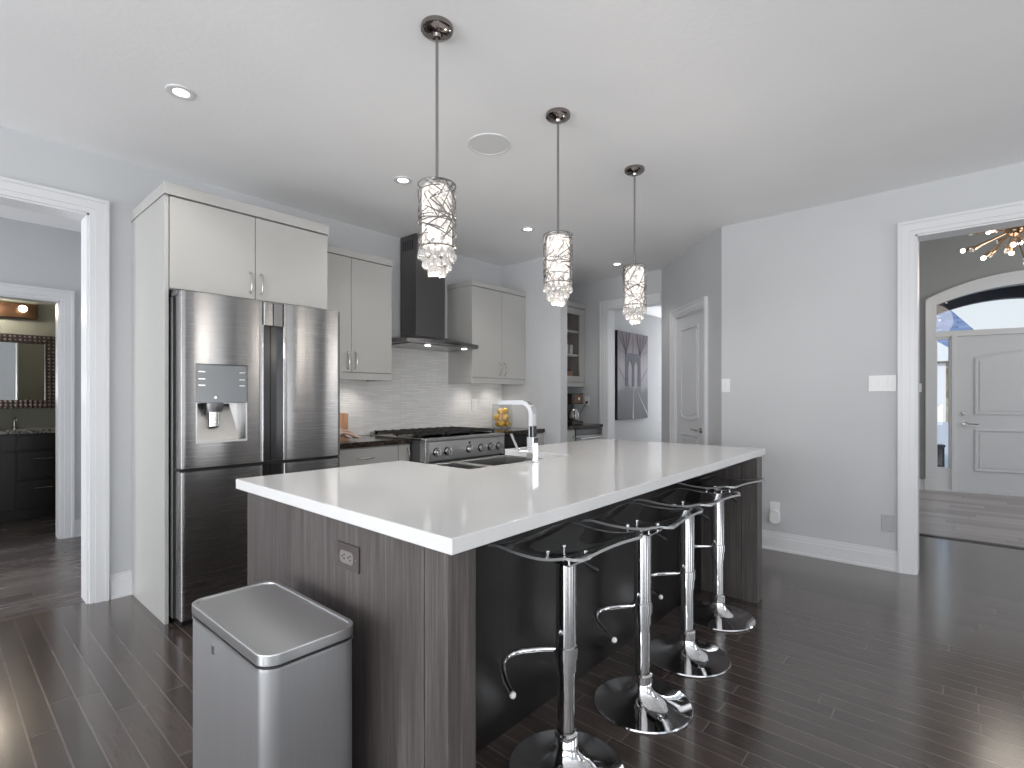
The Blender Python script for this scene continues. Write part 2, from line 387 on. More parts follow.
for y in (-2.6,-.2,2.2):
    w = .9; f = MB()
    f.ringwall([(y-w-.09,.06),(y+w+.09,.06),(y+w+.09,2.59),(y-w-.09,2.59)], [(y-w,.15),(y+w,.15),(y+w,2.5),(y-w,2.5)], -3.6, -3.575, 'x')
    f.ringwall([(y-w+.001,.151),(y+w-.001,.151),(y+w-.001,2.499),(y-w+.001,2.499)], [(y-w+.05,.2),(y+w-.05,.2),(y+w-.05,2.45),(y-w+.05,2.45)], -3.68, -3.63, 'x')
    f.box(-3.68,y-.03,.2,-3.63,y+.03,2.45)
    f.build('window_%d' % k, M['trim'], kind='structure'); k += 1

# casings: U shaped profile around an opening, in a (u, z) plane; depth direction d outward
def casing(name, u0, u1, top, w, to3, thick=.022, jamb=None, legs=(1,1)):
    """to3(u, d, z) -> point; d>0 stands out from the wall"""
    mb = MB()
    def bx(ua, ub, za, zb, da, db):
        vs = [to3(u, d, z) for z in (za, zb) for (u, d) in ((ua,da),(ub,da),(ub,db),(ua,db))]
        mb.add(vs, [(0,3,2,1),(4,5,6,7),(0,1,5,4),(1,2,6,5),(2,3,7,6),(3,0,4,7)])
    # concentric bands (inner bead, flat board, back band), legs stop where the head band starts
    for i0, i1, t_ in ((0,.30,.62),(.30,.80,1.0),(.80,1.0,1.45)):
        if legs[0]: bx(u0-w*i1, u0-w*i0, 0, top+w*i0, 0, thick*t_)
        if legs[1]: bx(u1+w*i0, u1+w*i1, 0, top+w*i0, 0, thick*t_)
        bx(u0-w*i1 if legs[0] else u0, u1+w*i1 if legs[1] else u1, top+w*i0, top+w*i1, 0, thick*t_)
    if jamb:
        j = .012
        if legs[0]: bx(u0-.001, u0+j, 0, top, .0, -jamb)
        if legs[1]: bx(u1-j, u1+.001, 0, top, .0, -jamb)
        bx(u0, u1, top-j, top+.001, .0, -jamb)
    return mb.build(name, M['trim'], kind='structure')
casing('trim_1', -.35, .658, OPH, .092, lambda u,d,z: (u, WB-d, z), jamb=.165)
casing('trim_2', -1.6, .262, 2.39, .098, lambda u,d,z: (4.6-d, u, z), jamb=.175)
casing('trim_3', 2.66, 3.37, OPH, .10, lambda u,d,z: (5.65-d, u, z), jamb=.16, legs=(0,1))
o = casing('trim_4', d0, d1, 2.10, .085, lambda u,d,z: (u, d, z), jamb=.12); o.matrix_world = AW
def baseboard(name, pts, nrm):
    (xa, ya), (xb, yb) = pts; nx, ny = nrm; mb = MB()
    for z0, z1, t in ((0,.105,.018),(.105,.130,.013),(.130,.148,.008),(0,.018,.026)):
        mb.add([(xa,ya,z0),(xb,yb,z0),(xb+nx*t,yb+ny*t,z0),(xa+nx*t,ya+ny*t,z0),(xa,ya,z1),(xb,yb,z1),(xb+nx*t,yb+ny*t,z1),(xa+nx*t,ya+ny*t,z1)],
               [(0,3,2,1),(4,5,6,7),(0,1,5,4),(1,2,6,5),(2,3,7,6),(3,0,4,7)])
    return mb.build(name, M['trim'], kind='structure')
baseboard('baseboard_right', ((4.6,.355),(4.6,1.6)), (-1,0))
baseboard('baseboard_right', ((4.6,-3.8),(4.6,-1.705)), (-1,0))
baseboard('baseboard_back', ((.757,WB),(.868,WB)), (0,-1))
baseboard('baseboard_back', ((-3.6,WB),(-.45,WB)), (0,-1))
baseboard('baseboard_far', ((5.65,3.47),(5.65,3.40)), (-1,0))
baseboard('baseboard_stub', ((4.35,3.15),(4.35,3.34)), (-1,0))
baseboard('baseboard_stub', ((4.35,3.15),(4.47,3.15)), (0,-1))
baseboard('baseboard_front', ((-3.6,-3.8),(4.6,-3.8)), (0,1))
baseboard('baseboard_left', ((-3.6,-3.8),(-3.6,WB)), (1,0))

# ------------------------------------------------------------------ angled wall door
def panel_recess(mb, x0, x1, z0, z1, y, arch_top=0, arch_bot=0, d=1, h=.011):
    """moulded raised panel on a face at y (towards -y if d=1)"""
    def outline(i):
        a0, a1, b0, b1 = x0+i, x1-i, z0+i, z1-i; n = 10; p = []
        for k in range(n+1):
            t = k/n; p.append((a0+(a1-a0)*t, b0-arch_bot*(1-(2*t-1)**2)))
        for k in range(n+1):
            t = 1-k/n; p.append((a0+(a1-a0)*t, b1+arch_top*(1-(2*t-1)**2)))
        return p
    mb.ringwall(outline(0), outline(.016), y, y-d*h, 'y')
    mb.prism(outline(.045), y, y-d*.008, 'y')
dr = MB().box(d0+.013,-.05,.008, d1-.013,-.012,2.087)
panel_recess(dr, d0+.14, d1-.14, 1.05, 1.96, -.012, 0, .03, -1)
panel_recess(dr, d0+.14, d1-.14, .22, .88, -.012, .0, 0, -1)
door1 = dr.build('door_1', M['door'], kind='structure', bevel=.0015, seg=1); door1.matrix_world = AW
hx = d0+.013+.065
h = MB().cyl((hx,-.012,.93), .027, .010, 'y', 20).cyl((hx,-.002,.93), .010, .045, 'y', 12).tube([(hx,.042,.93),(hx+.03,.045,.932),(hx+.12,.042,.935)], [.010,.009,.007], 10)
h.build('door_handle', M['nickel'], door1)
hg = MB()
for z in (.25,1.1,1.9): hg.cyl((d1-.006,-.004,z-.045), .008, .09, 'z', 10)
hg.build('hinge', M['trim'], door1)

# ------------------------------------------------------------------ passage beyond the far wall
MB().box(5.8,3.45,0, 8.6,3.6,2.7).build('wall_passage_left', M['wall'], kind='structure')
MB().box(5.8,2.15,0, 8.6,2.3,2.7).build('wall_passage_right', M['wall'], kind='structure')
MB().box(8.45,2.3,0, 8.6,3.45,2.7).build('wall_passage_end', M['wall'], kind='structure')
cp = [(3.45,2.6),(3.45,2.45),(3.435,2.45),(3.43,2.475),(3.39,2.51),(3.355,2.565),(3.32,2.58),(3.32,2.6)]
MB().prism(cp, 5.8, 8.45, 'x').build('trim_crown', M['trim'], kind='structure')
baseboard('baseboard_passage', ((5.8,3.45),(8.45,3.45)), (0,-1))
# canvas print (bridge between cables, road below)
art = thing('canvas_print', 'tall grey canvas print of a bridge tower and road on the passage wall', 'picture', (6.40,3.43,.957))
m = M['canvas'] = mat('bridge_print_sky', (.5,.5,.5), .7); n, l, b = nt(m)
v = coord(m); sp = n.new('ShaderNodeSeparateXYZ'); l.new(v, sp.inputs[0])
zz = n.new('ShaderNodeMapRange'); l.new(sp.outputs['Z'], zz.inputs[0]); zz.inputs[1].default_value = 0; zz.inputs[2].default_value = 1.18
nzc = noise(m, coord(m, (7,1,1.5)), 1.0, 4)
ma = n.new('ShaderNodeMath'); ma.operation = 'MULTIPLY_ADD'; l.new(nzc, ma.inputs[0]); ma.inputs[1].default_value = .25; l.new(zz.outputs[0], ma.inputs[2])
l.new(ramp(m, ma.outputs[0], [(.10,(.13,.13,.15)),(.46,(.22,.22,.245)),(.52,(.42,.41,.45)),(.72,(.52,.48,.52)),(1.05,(.25,.22,.24))]), b.inputs['Base Color'])
MB().box(5.975,3.415,.957, 6.83,3.448,2.13).build('canvas', M['canvas'], art)
M['ink'] = mat('print_ink_slate', (.145,.15,.185), .7); M['inkpale'] = mat('print_ink_pale', (.55,.54,.57), .7); M['inkline'] = mat('print_ink_line', (.24,.22,.25), .7)
M['inkblack'] = mat('canvas_edge_black', (.01,.01,.012), .6)
MB().box(5.969,3.413,.955, 5.975,3.45,2.132).build('side_edge', M['inkblack'], art)
yA, yB = 3.4145, 3.4115
cx = 6.395
def arch_poly(c, w, z0, z1):
    return [(c-w,z0),(c+w,z0),(c+w,z1-.10),(c+w*.6,z1-.035),(c,z1),(c-w*.6,z1-.035),(c-w,z1-.10)]
tower = MB()
for xx, ww in ((cx-.175,.038),(cx,.030),(cx+.175,.038)):
    tower.prism([(xx-ww*1.1,1.40),(xx+ww*1.1,1.40),(xx+ww,1.79),(xx-ww,1.79)], yA, yB, 'y')
tower.prism([(cx-.22,1.80),(cx+.22,1.80),(cx+.22,1.84),(cx+.20,1.85),(cx-.20,1.85),(cx-.22,1.84)], yA+.0003, yB-.0003, 'y')
for s in (-1,1):
    c0 = cx+s*.0875; aw = .06
    tower.prism([(c0-aw,1.81),(c0-aw,1.66),(c0-aw*.55,1.725),(c0,1.76),(c0+aw*.55,1.725),(c0+aw,1.66),(c0+aw,1.81)], yA, yB, 'y')
tower.prism([(cx-.21,1.75),(cx+.21,1.75),(cx+.21,1.81),(cx-.21,1.81)], yA, yB-.0006, 'y')
tower.build('printed_tower', M['ink'], art)
for x2, z2 in ((5.98,2.12),(6.08,2.125),(6.2,2.125),(6.3,2.125),(6.49,2.125),(6.6,2.125),(6.72,2.125),(6.82,2.12),(5.98,1.9),(6.82,1.9),(5.98,1.66),(6.82,1.66)):
    MB().tube([(cx+(.19 if x2 > cx else -.19),yB+.0012,1.83 if z2 > 1.8 else 1.45),(x2,yB+.0012,z2)], .0028, 4).build('printed_cable', M['inkline'], art)
MB().box(cx-.006,yA,1.86,cx+.006,yB+.001,2.125).build('printed_cable', M['inkline'], art)
rd = MB().prism([(cx-.02,.962),(cx+.02,.962),(cx+.006,1.40),(cx-.006,1.40)], yA, yB, 'y')
rd.prism([(6.81,.99),(6.81,1.04),(cx+.12,1.34),(cx+.11,1.33)], yA, yB, 'y')
rd.build('printed_road_lines', M['inkpale'], art)

art.location.y -= .004
# ------------------------------------------------------------------ hall and washroom on the left
WH = 6.0
b0, b1 = -.05, .79
MB().box(-3.0,WH,0, b0,WH+.14,CH).box(b0,WH,2.10, b1,WH+.14,CH).box(b1,WH,0, 5.8,WH+.14,CH).build('wall_hall_far', M['wall'], kind='structure')
MB().box(1.35,WB+.16,0, 1.5,WH,CH).build('wall_hall_right', M['wall'], kind='structure')
mb = MB().box(-3.0,WB+.16,0, -2.85,4.5,CH).box(-3.0,5.7,0,-2.85,8.2,CH).box(-3.0,4.5,0,-2.85,5.7,.7).box(-3.0,4.5,2.5,-2.85,5.7,CH)
mb.build('wall_hall_left', M['wall'], kind='structure')
casing('trim_5', b0, b1, 2.10, .095, lambda u,d,z: (u, WH-d, z), jamb=.14)
baseboard('baseboard_hall', ((.887,WH),(1.35,WH)), (0,-1))
baseboard('baseboard_hall', ((-2.85,WH),(-.15,WH)), (0,-1))
MB().box(-1.2,7.62,0, 1.35,7.76,CH).build('wall_bath_back', M['bathwall'], kind='structure')
MB().box(1.25,WH+.14,0, 1.35,7.62,CH).build('wall_bath_right', M['bathwall'], kind='structure')
MB().box(-1.3,WH+.14,0, -1.2,7.76,CH).build('wall_bath_left', M['bathwall'], kind='structure')
MB().box(-1.2,WH+.142,0, b0-.001,WH+.152,CH).box(b1+.001,WH+.142,0, 1.25,WH+.152,CH).build('wall_bath_near', M['bathwall'], kind='structure')
# vanity
va = thing('bathroom_vanity', 'espresso bathroom vanity with drawers seen through the left doorway', 'vanity', (.35,7.35,0))
MB().box(-.35,7.16,.10, 1.0,7.61,.88).box(-.30,7.22,0,.95,7.55,.10).build('body', M['oakdark'], va, .002)
MB().box(-.33,7.138,.12,.60,7.158,.70).build('door', M['oakdark'], va, .003)
MB().box(-.33,7.138,.715,.60,7.158,.865).build('false_front', M['oakdark'], va, .003)
for z0, z1 in ((.12,.41),(.425,.70),(.715,.865)):
    d = MB().box(.612,7.138,z0, .985,7.158,z1).build('drawer', M['oakdark'], va, .003)
    if z0 < .7:
        zc = (z0+z1)/2+.06
        MB().tube([(.74,7.14,zc),(.74,7.115,zc),(.88,7.115,zc),(.88,7.14,zc)], .006, 8).build('handle', M['nickel'], d)
bt = MB().box(-.37,7.13,.882, 1.02,7.615,.922).build('granite_slab', M['bathgranite'], None, .004, org=(.3,7.37,.882))
tag(bt, 'speckled granite slab on the dark bathroom vanity', 'countertop')
fa = thing('bathroom_faucet', 'small nickel bathroom faucet on the speckled vanity top', 'faucet', (.62,7.45,.923))
MB().lathe([(0,0),(.028,0),(.028,.012),(.014,.02),(.014,.11),(0,.115)], (.62,7.45,.923), 16).build('body', M['nickel'], fa)
MB().tube([(.62,7.45,1.01),(.62,7.38,1.035),(.62,7.33,1.02)], .010, 8).build('spout', M['nickel'], fa)
MB().tube([(.62,7.45,1.035),(.62,7.47,1.07)], .007, 8).build('lever', M['nickel'], fa)
mi = thing('framed_mirror', 'wide mirror in a patterned silver and bronze frame above the vanity', 'mirror', (.4,7.6,1.13))
m = M['mframe'] = mat('patterned_frame', (.3,.28,.26), .3, .8); n, l, b = nt(m)
v_ = n.new('ShaderNodeTexVoronoi'); l.new(coord(m), v_.inputs['Vector']); v_.inputs['Scale'].default_value = 26; v_.inputs['Randomness'].default_value = .12
l.new(ramp(m, v_.outputs['Distance'], [(.15,(.55,.52,.50)),(.45,(.10,.07,.06))]), b.inputs['Base Color']); bump(m, v_.outputs['Distance'], .5, .01)
MB().ringwall([(-.3,1.132),(.965,1.132),(.965,1.922),(-.3,1.922)], [(-.2,1.222),(.875,1.222),(.875,1.832),(-.2,1.832)], 7.618, 7.575, 'y').build('frame', M['mframe'], mi, .006)
M['mirror'] = mat('mirror_glass', (.86,.88,.87), .01, 1.0)
MB().box(-.21,7.60,1.21,.885,7.612,1.84).build('mirror_glass', M['mirror'], mi)
vl = thing('vanity_light', 'brown bar light with a bright bulb above the patterned mirror', 'wall light', (.45,7.6,2.17))
M['bronze'] = mat('brown_bronze', (.13,.07,.04), .3, .7)
MB().box(.05,7.57,2.095,.815,7.618,2.255).build('back_plate', M['bronze'], vl, .008)
for xx in (.18,.435,.69):
    MB().cyl((xx,7.57,2.19), .022, -.035, 'y', 14).build('socket', M['nickel'], vl)
    MB().ball((xx,7.505,2.19), .036, 14).build('bulb', M['bulb'], vl)
pl = bpy.data.lights.new('vanity_lamp', 'POINT'); pl.energy = 7; pl.color = (1,.90,.76); pl.shadow_soft_size = .05
o = bpy.data.objects.new('vanity_lamp', pl); COL.objects.link(o); o.location = (.45,7.42,2.19)

# ------------------------------------------------------------------ foyer
FA = Matrix(((.2046,-.9788,0,8.924),(-.9788,-.2046,0,.459),(0,0,1,0),(0,0,0,1)))   # u along wall, v = towards the room is +?, z up
# local frame: x=u, y=v (v>0 points into the foyer), so points are right-handed mirrored -> build through a mapping
def fp(u, v, z): return (8.924+.2046*u-.9788*v, .459-.9788*u-.2046*v, z)
def fmb(mb):
    mb.v = [fp(*p) for p in mb.v]; return mb
u0, u1 = .165, 2.235    # glazed unit inside edges; door 0.388..~1.35, symmetric sidelight beyond
uc = 1.14
def arc(uL, uR, zs, rise, n=20, rev=False):
    p = []
    for k in range(n+1):
        t = k/n; u = uL+(uR-uL)*t; q = (2*t-1)
        # circular arc
        c = (uR-uL)/2; R = (c*c+rise*rise)/(2*rise); z = zs+math.sqrt(max(0, R*R-(q*c)**2))-(R-rise)
        p.append((u, z))
    return p
gl, gr = .17, 2.11; zs, ris = 2.49, .20
# wall as pieces around the arched opening
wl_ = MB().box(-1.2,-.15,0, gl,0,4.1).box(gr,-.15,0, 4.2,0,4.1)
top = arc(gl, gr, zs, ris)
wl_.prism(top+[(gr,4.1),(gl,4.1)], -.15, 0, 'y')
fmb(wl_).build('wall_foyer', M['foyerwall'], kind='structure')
# arched casing
ou = [(gl-.115,0.14)]+arc(gl-.115, gr+.115, zs+.08, ris+.08)+[(gr+.115,0.14)]
inn = [(gl,0.14)]+arc(gl, gr, zs, ris)+[(gr,0.14)]
cas = MB(); n_ = len(ou)
vs = [(p[0], v, p[1]) for v in (0,.03) for p in ou]+[(p[0], v, p[1]) for v in (0,.022) for p in inn]
fs = []
for i in range(n_-1):
    fs += [(i,i+1,n_+i+1,n_+i),(n_+i,n_+i+1,3*n_+i+1,3*n_+i),(2*n_+i,2*n_+i+1,3*n_+i+1,3*n_+i)]
cas.add(vs, fs)
cas.box(gl-.125,0,0, gl+.005,.034,.15).box(gr-.005,0,0, gr+.125,.034,.15)
ou2 = arc(gl-.115, gr+.115, zs+.08, ris+.08); in2 = arc(gl-.085, gr+.085, zs+.06, ris+.06)
vs = [(p[0], v, p[1]) for v in (.02,.042) for p in ou2]+[(p[0], v, p[1]) for v in (.02,.042) for p in in2]; n2 = len(ou2)
cas.add(vs, [f for i in range(n2-1) for f in ((n2+i,n2+i+1,3*n2+i+1,3*n2+i),(i,i+1,n2+i+1,n2+i),(2*n2+i,2*n2+i+1,3*n2+i+1,3*n2+i))])
fmb(cas).build('trim_6', M['trim'], kind='structure')
bb = MB()
for z0, z1, t in ((0,.105,.018),(.105,.14,.012)): bb.box(-1.2,0,z0, gl-.125,t,z1).box(gr+.125,0,z0, 4.2,t,z1)
fmb(bb).build('baseboard_foyer', M['trim'], kind='structure')
# door unit: frame mullions
fr = MB()
fr.box(gl-.001,-.12,0, gl+.005,.0,2.13)
fr.box(gl,-.12,2.06, gr,-.01,2.135)            # transom bar
fr.box(.337,-.12,0, .388,-.005,2.1).box(gr-.217,-.12,0, gr-.167,-.005,2.1)
fr.box(gl,-.10,0, .34,-.03,.31).box(gr-.17,-.10,0, gr,-.03,.31)     # sidelight kick panels
fr.box(gl,-.10,.31, gl+.02,-.03,2.06).box(.318,-.10,.31, .34,-.03,2.06).box(gl,-.10,2.03,.34,-.03,2.06)
fr.box(gr-.17,-.10,.31, gr-.15,-.03,2.06).box(gr-.022,-.10,.31, gr,-.03,2.06)
fr.box(gl,-.12,0, gr,.012,.02)
fmb(fr).build('door_frame', M['trim'], kind='structure')
fmb(MB().box(gl+.015,-.068,.31,.322,-.062,2.035)).build('window_7', M['pane'], kind='structure')
fmb(MB().box(gr-.155,-.068,.31,gr-.018,-.062,2.035)).build('window_8', M['pane'], kind='structure')
fmb(MB().prism([(gl,2.13)]+arc(gl, gr, zs, ris)+[(gr,2.13)], -.068, -.062, 'y')).build('window_9', M['pane'], kind='structure')
fd = MB().box(.392,-.075,.022, gr-.221,-.03,2.057)
panel_recess(fd, .575, gr-.40, 1.03, 1.77, -.03, .10, 0, -1, .016)
panel_recess(fd, .575, gr-.40, .29, .83, -.03, 0, 0, -1, .016)
fdoor = fmb(fd).build('door_2', M['door'], kind='structure')
dh = MB().cyl((.472,-.03,1.045), .028, .02, 'y', 18).build
fmb(MB().cyl((.472,-.03,1.045), .030, .02, 'y', 18).cyl((.472,-.01,1.045), .012, .012, 'y', 10)).build('deadbolt', M['nickel'], fdoor)
fmb(MB().cyl((.472,-.03,.905), .030, .012, 'y', 18).cyl((.472,-.02,.905), .011, .05, 'y', 10).tube([(.472,.028,.905),(.52,.03,.905),(.60,.026,.903)], [.011,.009,.008], 10)).build('door_handle', M['nickel'], fdoor)
# foyer side walls
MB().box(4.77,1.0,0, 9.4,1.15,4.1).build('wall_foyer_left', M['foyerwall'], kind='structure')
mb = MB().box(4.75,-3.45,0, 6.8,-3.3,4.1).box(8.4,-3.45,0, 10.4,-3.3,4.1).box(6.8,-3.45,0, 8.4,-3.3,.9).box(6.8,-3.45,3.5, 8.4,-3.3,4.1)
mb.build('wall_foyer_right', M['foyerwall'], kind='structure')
# sputnik chandelier
ch = thing('sputnik_chandelier', 'copper coloured starburst chandelier with small bright bulbs hanging in the foyer', 'chandelier', (7.2,-.37,2.93))
MB().ball((7.2,-.37,2.93), .075, 16).build('hub', M['brass'], ch)
MB().cyl((7.2,-.37,3.0), .010, 1.1, 'z', 10).lathe([(0,0),(.07,0),(.07,-.03),(0,-.03)], (7.2,-.37,4.1), 20).build('stem', M['brass'], ch)
rs = random.Random(5); N = 34
for i in range(N):
    z = 1-2*(i+.5)/N; r = math.sqrt(1-z*z); a = i*2.39996+1.1
    d = Vector((r*math.cos(a), r*math.sin(a), z)); L = rs.choice((.24,.33,.42)); c = Vector((7.2,-.37,2.93))
    arm = MB().tube([c+d*.06, c+d*(L-.05)], .006, 6).tube([c+d*(L-.075), c+d*(L-.02)], .017, 8).build('arm', M['brass'], ch)
    MB().ball(c+d*(L+.005), .022, 10).build('bulb', M['bulb'] if i % 2 else M['crystal'], arm)
pl = bpy.data.lights.new('chandelier_lamp', 'POINT'); pl.energy = 12; pl.color = (1,.90,.78); pl.shadow_soft_size = .28
o = bpy.data.objects.new('chandelier_lamp', pl); COL.objects.link(o); o.location = (7.2,-.37,2.5)

# ------------------------------------------------------------------ outside the front door
M['concrete'] = paint('driveway_concrete', (.45,.45,.52), .8, 30, .2)
g_ = MB(); g_.add([(-12,-60,.9),(30,-60,.9),(30,-2.0,-.12),(-12,-2.0,-.12),(-12,-60,-.4),(30,-60,-.4),(30,-2.0,-.4),(-12,-2.0,-.4)], [(0,1,2,3),(4,5,6,7),(0,1,5,4),(1,2,6,5),(2,3,7,6),(3,0,4,7)])
fmb(g_).build('ground', M['concrete'], kind='structure')
M['navy'] = mat('porch_navy', (.020,.024,.045), .5)
po = MB(); n2 = 24
pa = arc(.05, 2.65, 2.33, .42, n2)
po.prism(pa+[(2.65,3.2),(.05,3.2)], -1.75, -1.6, 'y').box(-.35,-1.75,-.12, .05,-1.6,3.2).box(2.65,-1.75,-.12, 3.05,-1.6,3.2).box(-.35,-1.6,3.05, 3.05,-.16,3.2)
porch = fmb(po).build('porch_arch', M['navy']); tag(porch, 'dark navy arched porch soffit outside the transom window', 'porch')
fmb(MB().box(-.6,-1.8,-.12,2.9,-.16,-.02)).build('porch_floor', M['concrete'], kind='structure')
hs = thing('neighbour_house', 'neighbouring house with slate blue roof and stone front seen through the entry glass', 'house', fp(2,-20,0))
m = M['slate'] = mat('slate_blue_shingles', (.10,.16,.32), .8); n, l, b = nt(m)
br = n.new('ShaderNodeTexBrick'); l.new(coord(m, (1,1,1), (PI/2,0,0)), br.inputs['Vector']); br.inputs['Scale'].default_value = 2.5; br.inputs['Mortar Size'].default_value = .01
br.inputs['Color1'].default_value = (.13,.19,.34,1); br.inputs['Color2'].default_value = (.24,.31,.50,1); br.inputs['Mortar'].default_value = (.09,.13,.24,1); l.new(br.outputs[0], b.inputs['Base Color'])
m = M['stone'] = mat('field_stone', (.3,.24,.16), .8); n, l, b = nt(m)
v_ = n.new('ShaderNodeTexVoronoi'); l.new(coord(m), v_.inputs['Vector']); v_.inputs['Scale'].default_value = 4
l.new(ramp(m, v_.outputs['Color'], [(.2,(.22,.16,.09)),(.8,(.50,.42,.30))]), b.inputs['Base Color'])
fmb(MB().box(-4,-26,.1, 4.45,-20,2.95)).build('stone_wall', M['stone'], hs)
rf = MB()
rf.add([(-5,-20.4,2.9),(1.3,-20.4,8.6),(5.75,-20.4,3.35),(-5,-26,2.9),(1.3,-26,8.6),(5.75,-26,3.35)], [(0,1,2),(3,5,4),(1,2,5,4),(0,1,4,3),(0,2,5,3)])
fmb(rf).build('roof', M['slate'], hs)
fmb(MB().prism([(1.2,2.9),(2.9,4.25),(4.6,3.0),(4.6,2.86),(1.2,2.75)], -20.39, -19.7, 'y')).build('gable', M['trim'], hs)
fmb(MB().box(1.0,-20.02,.2, 4.0,-19.94,2.75)).build('garage_door', M['trim'], hs)
fmb(MB().box(4.12,-19.98,.2,4.22,-19.88,2.85)).build('downpipe', M['bronze'], hs)
pb = fmb(MB().box(.25,-1.1,-.02, .43,-.92,.52).box(.24,-1.11,.52,.44,-.91,.55)).build('planter_box', M['navy'], None)
tag(pb, 'dark square planter box on the porch outside the sidelight', 'planter')

# ------------------------------------------------------------------ tall fridge cabinet
def handle_v(x, y, z0, z1, parent, name='handle'):
    zc = (z0+z1)/2; pts = [(x, y+.002, z0+.008), (x, y-.020, z0+.012), (x, y-.027, zc-.02), (x, y-.027, zc+.02), (x, y-.020, z1-.012), (x, y+.002, z1-.008)]
    return MB().tube(pts, [.006,.0055,.006,.006,.0055,.006], 8).ball((x,y-.001,z0+.006), .009, 8).ball((x,y-.001,z1-.006), .009, 8).build(name, M['nickel'], parent)
def handle_h(x0, x1, y, z, parent, name='handle'):
    pts = [(x0+.008, y+.002, z), (x0+.012, y-.022, z), ((x0+x1)/2, y-.028, z), (x1-.012, y-.022, z), (x1-.008, y+.002, z)]
    return MB().tube(pts, .0055, 8).build(name, M['nickel'], parent)
fc = thing('fridge_cabinet', 'tall cream cabinet surround with two upper doors built around the refrigerator', 'cabinet', (1.35,3.65,0))
c = MB().box(.868,3.295,0, .888,3.979,2.36).box(1.812,3.30,0, 1.828,3.979,2.36).box(.889,3.31,1.845, 1.811,3.96,1.862).box(.889,3.31,2.34, 1.811,3.96,2.358).box(.889,3.961,1.86,1.811,3.979,2.34)
c.build('carcass', M['cabinet'], fc, .0015)
MB().box(.862,3.277,2.362, 1.834,3.979,2.425).build('crown', M['cabinet'], fc, .002)
for x0, x1, hxx in ((.892,1.345,1.316),(1.349,1.826,1.380)):
    d = MB().box(x0,3.288,1.85, x1,3.308,2.355).build('door', M['cabinet'], fc, .0018)
    handle_v(hxx, 3.288, 1.885, 2.015, d)

# ------------------------------------------------------------------ refrigerator
fr = thing('refrigerator', 'stainless steel french door refrigerator with water dispenser', 'refrigerator', (1.37,3.5,0))
FY = 3.15
MB().box(.896,3.27,.03, 1.806,3.90,1.80).build('body', M['darkmetal'], fr, .004)
def bowed(x0, x1, z0, z1, y, th=.085, cut=None, bow=.010, side=None):
    """door with gently bowed front and rounded vertical edges; prism along z"""
    n = 14; pts = []
    for k in range(n+1):
        t = k/n; q = 2*t-1; r = .012 if abs(q) == 1 else 0
        pts.append((x0+(x1-x0)*t, y - bow*(1-q*q) + r))
    return pts+[(x1, y+th), (x0, y+th)]
zS, zM, zT = .855, .835, 1.82
seam = 1.397
dxa, dxb, dza, dzb = .975, 1.243, .995, 1.432   # dispenser
def door_mesh(x0, x1, z0, z1, hole=None):
    def yy(x):
        e = min(x-x0, x1-x); q = 2*(x-x0)/(x1-x0)-1
        return FY-.010*(1-q*q)+(.006 if e < .0005 else .0015 if e < .004 else 0)
    xs = [x0, x0+.003, x0+.008]+[x0+(x1-x0)*k/16 for k in range(1,16)]+[x1-.008, x1-.003, x1]
    if hole: xs = sorted([x for x in xs if abs(x-hole[0]) > .012 and abs(x-hole[1]) > .012]+[hole[0], hole[1]])
    def part(xa, xb): return [(x, yy(x)) for x in xs if xa-1e-6 <= x <= xb+1e-6]+[(xb,FY+.085),(xa,FY+.085)]
    mb = MB()
    if not hole: return mb.prism(part(x0, x1), z0, z1, 'z')
    a, b_, c_, d_ = hole
    mb.prism(part(x0, x1), z0, c_, 'z'); mb.prism(part(x0, x1), d_, z1, 'z')
    mb.prism(part(x0, a), c_, d_, 'z'); mb.prism(part(b_, x1), c_, d_, 'z'); return mb
lx0, lx1, rx0, rx1 = .905, 1.334, 1.461, 1.842
dl = door_mesh(lx0, lx1, .862, zT, (dxa,dxb,dza,dzb)).build('door', M['fridgesteel'], fr)
dr_ = door_mesh(rx0, rx1, .862, zT).build('door', M['fridgesteel'], fr)
fl = door_mesh(lx0, lx1, .045, .842).build('freezer_door', M['fridgesteel'], fr)
fr_ = door_mesh(rx0, rx1, .045, .842).build('freezer_door', M['fridgesteel'], fr)
# inner door edges: full width above the grip, recessed grip channel below
def grip(name, parent, x0, x1, z0, z1, full_top=None):
    mb = MB().box(x0, FY+.045, z0, x1, FY+.085, z1)
    return mb.build(name, M['griprecess'], parent)
grip('grip_recess', dl, lx1-.001, seam-.002, .862, 1.68); grip('grip_recess', dr_, seam+.002, rx0+.001, .862, 1.68)
grip('grip_recess', fl, lx1-.001, seam-.002, .045, .842); grip('grip_recess', fr_, seam+.002, rx0+.001, .045, .842)
MB().prism([(lx1-.001,FY+.012-.0),(lx1+.01,FY-.001),(seam-.003,FY+.001),(seam-.003,FY+.085),(lx1-.001,FY+.085)], 1.68, zT, 'z').build('top_edge', M['fridgesteel'], dl, .002)
MB().prism([(seam+.003,FY+.001),(rx0-.01,FY-.001),(rx0+.001,FY+.012),(rx0+.001,FY+.085),(seam+.003,FY+.085)], 1.68, zT, 'z').build('top_edge', M['fridgesteel'], dr_, .002)
MB().box(seam-.002,FY+.08,.05,seam+.002,FY+.1,1.8).box(.905,FY+.02,.842,1.842,FY+.10,.862).build('gasket', M['blackplastic'], fr)
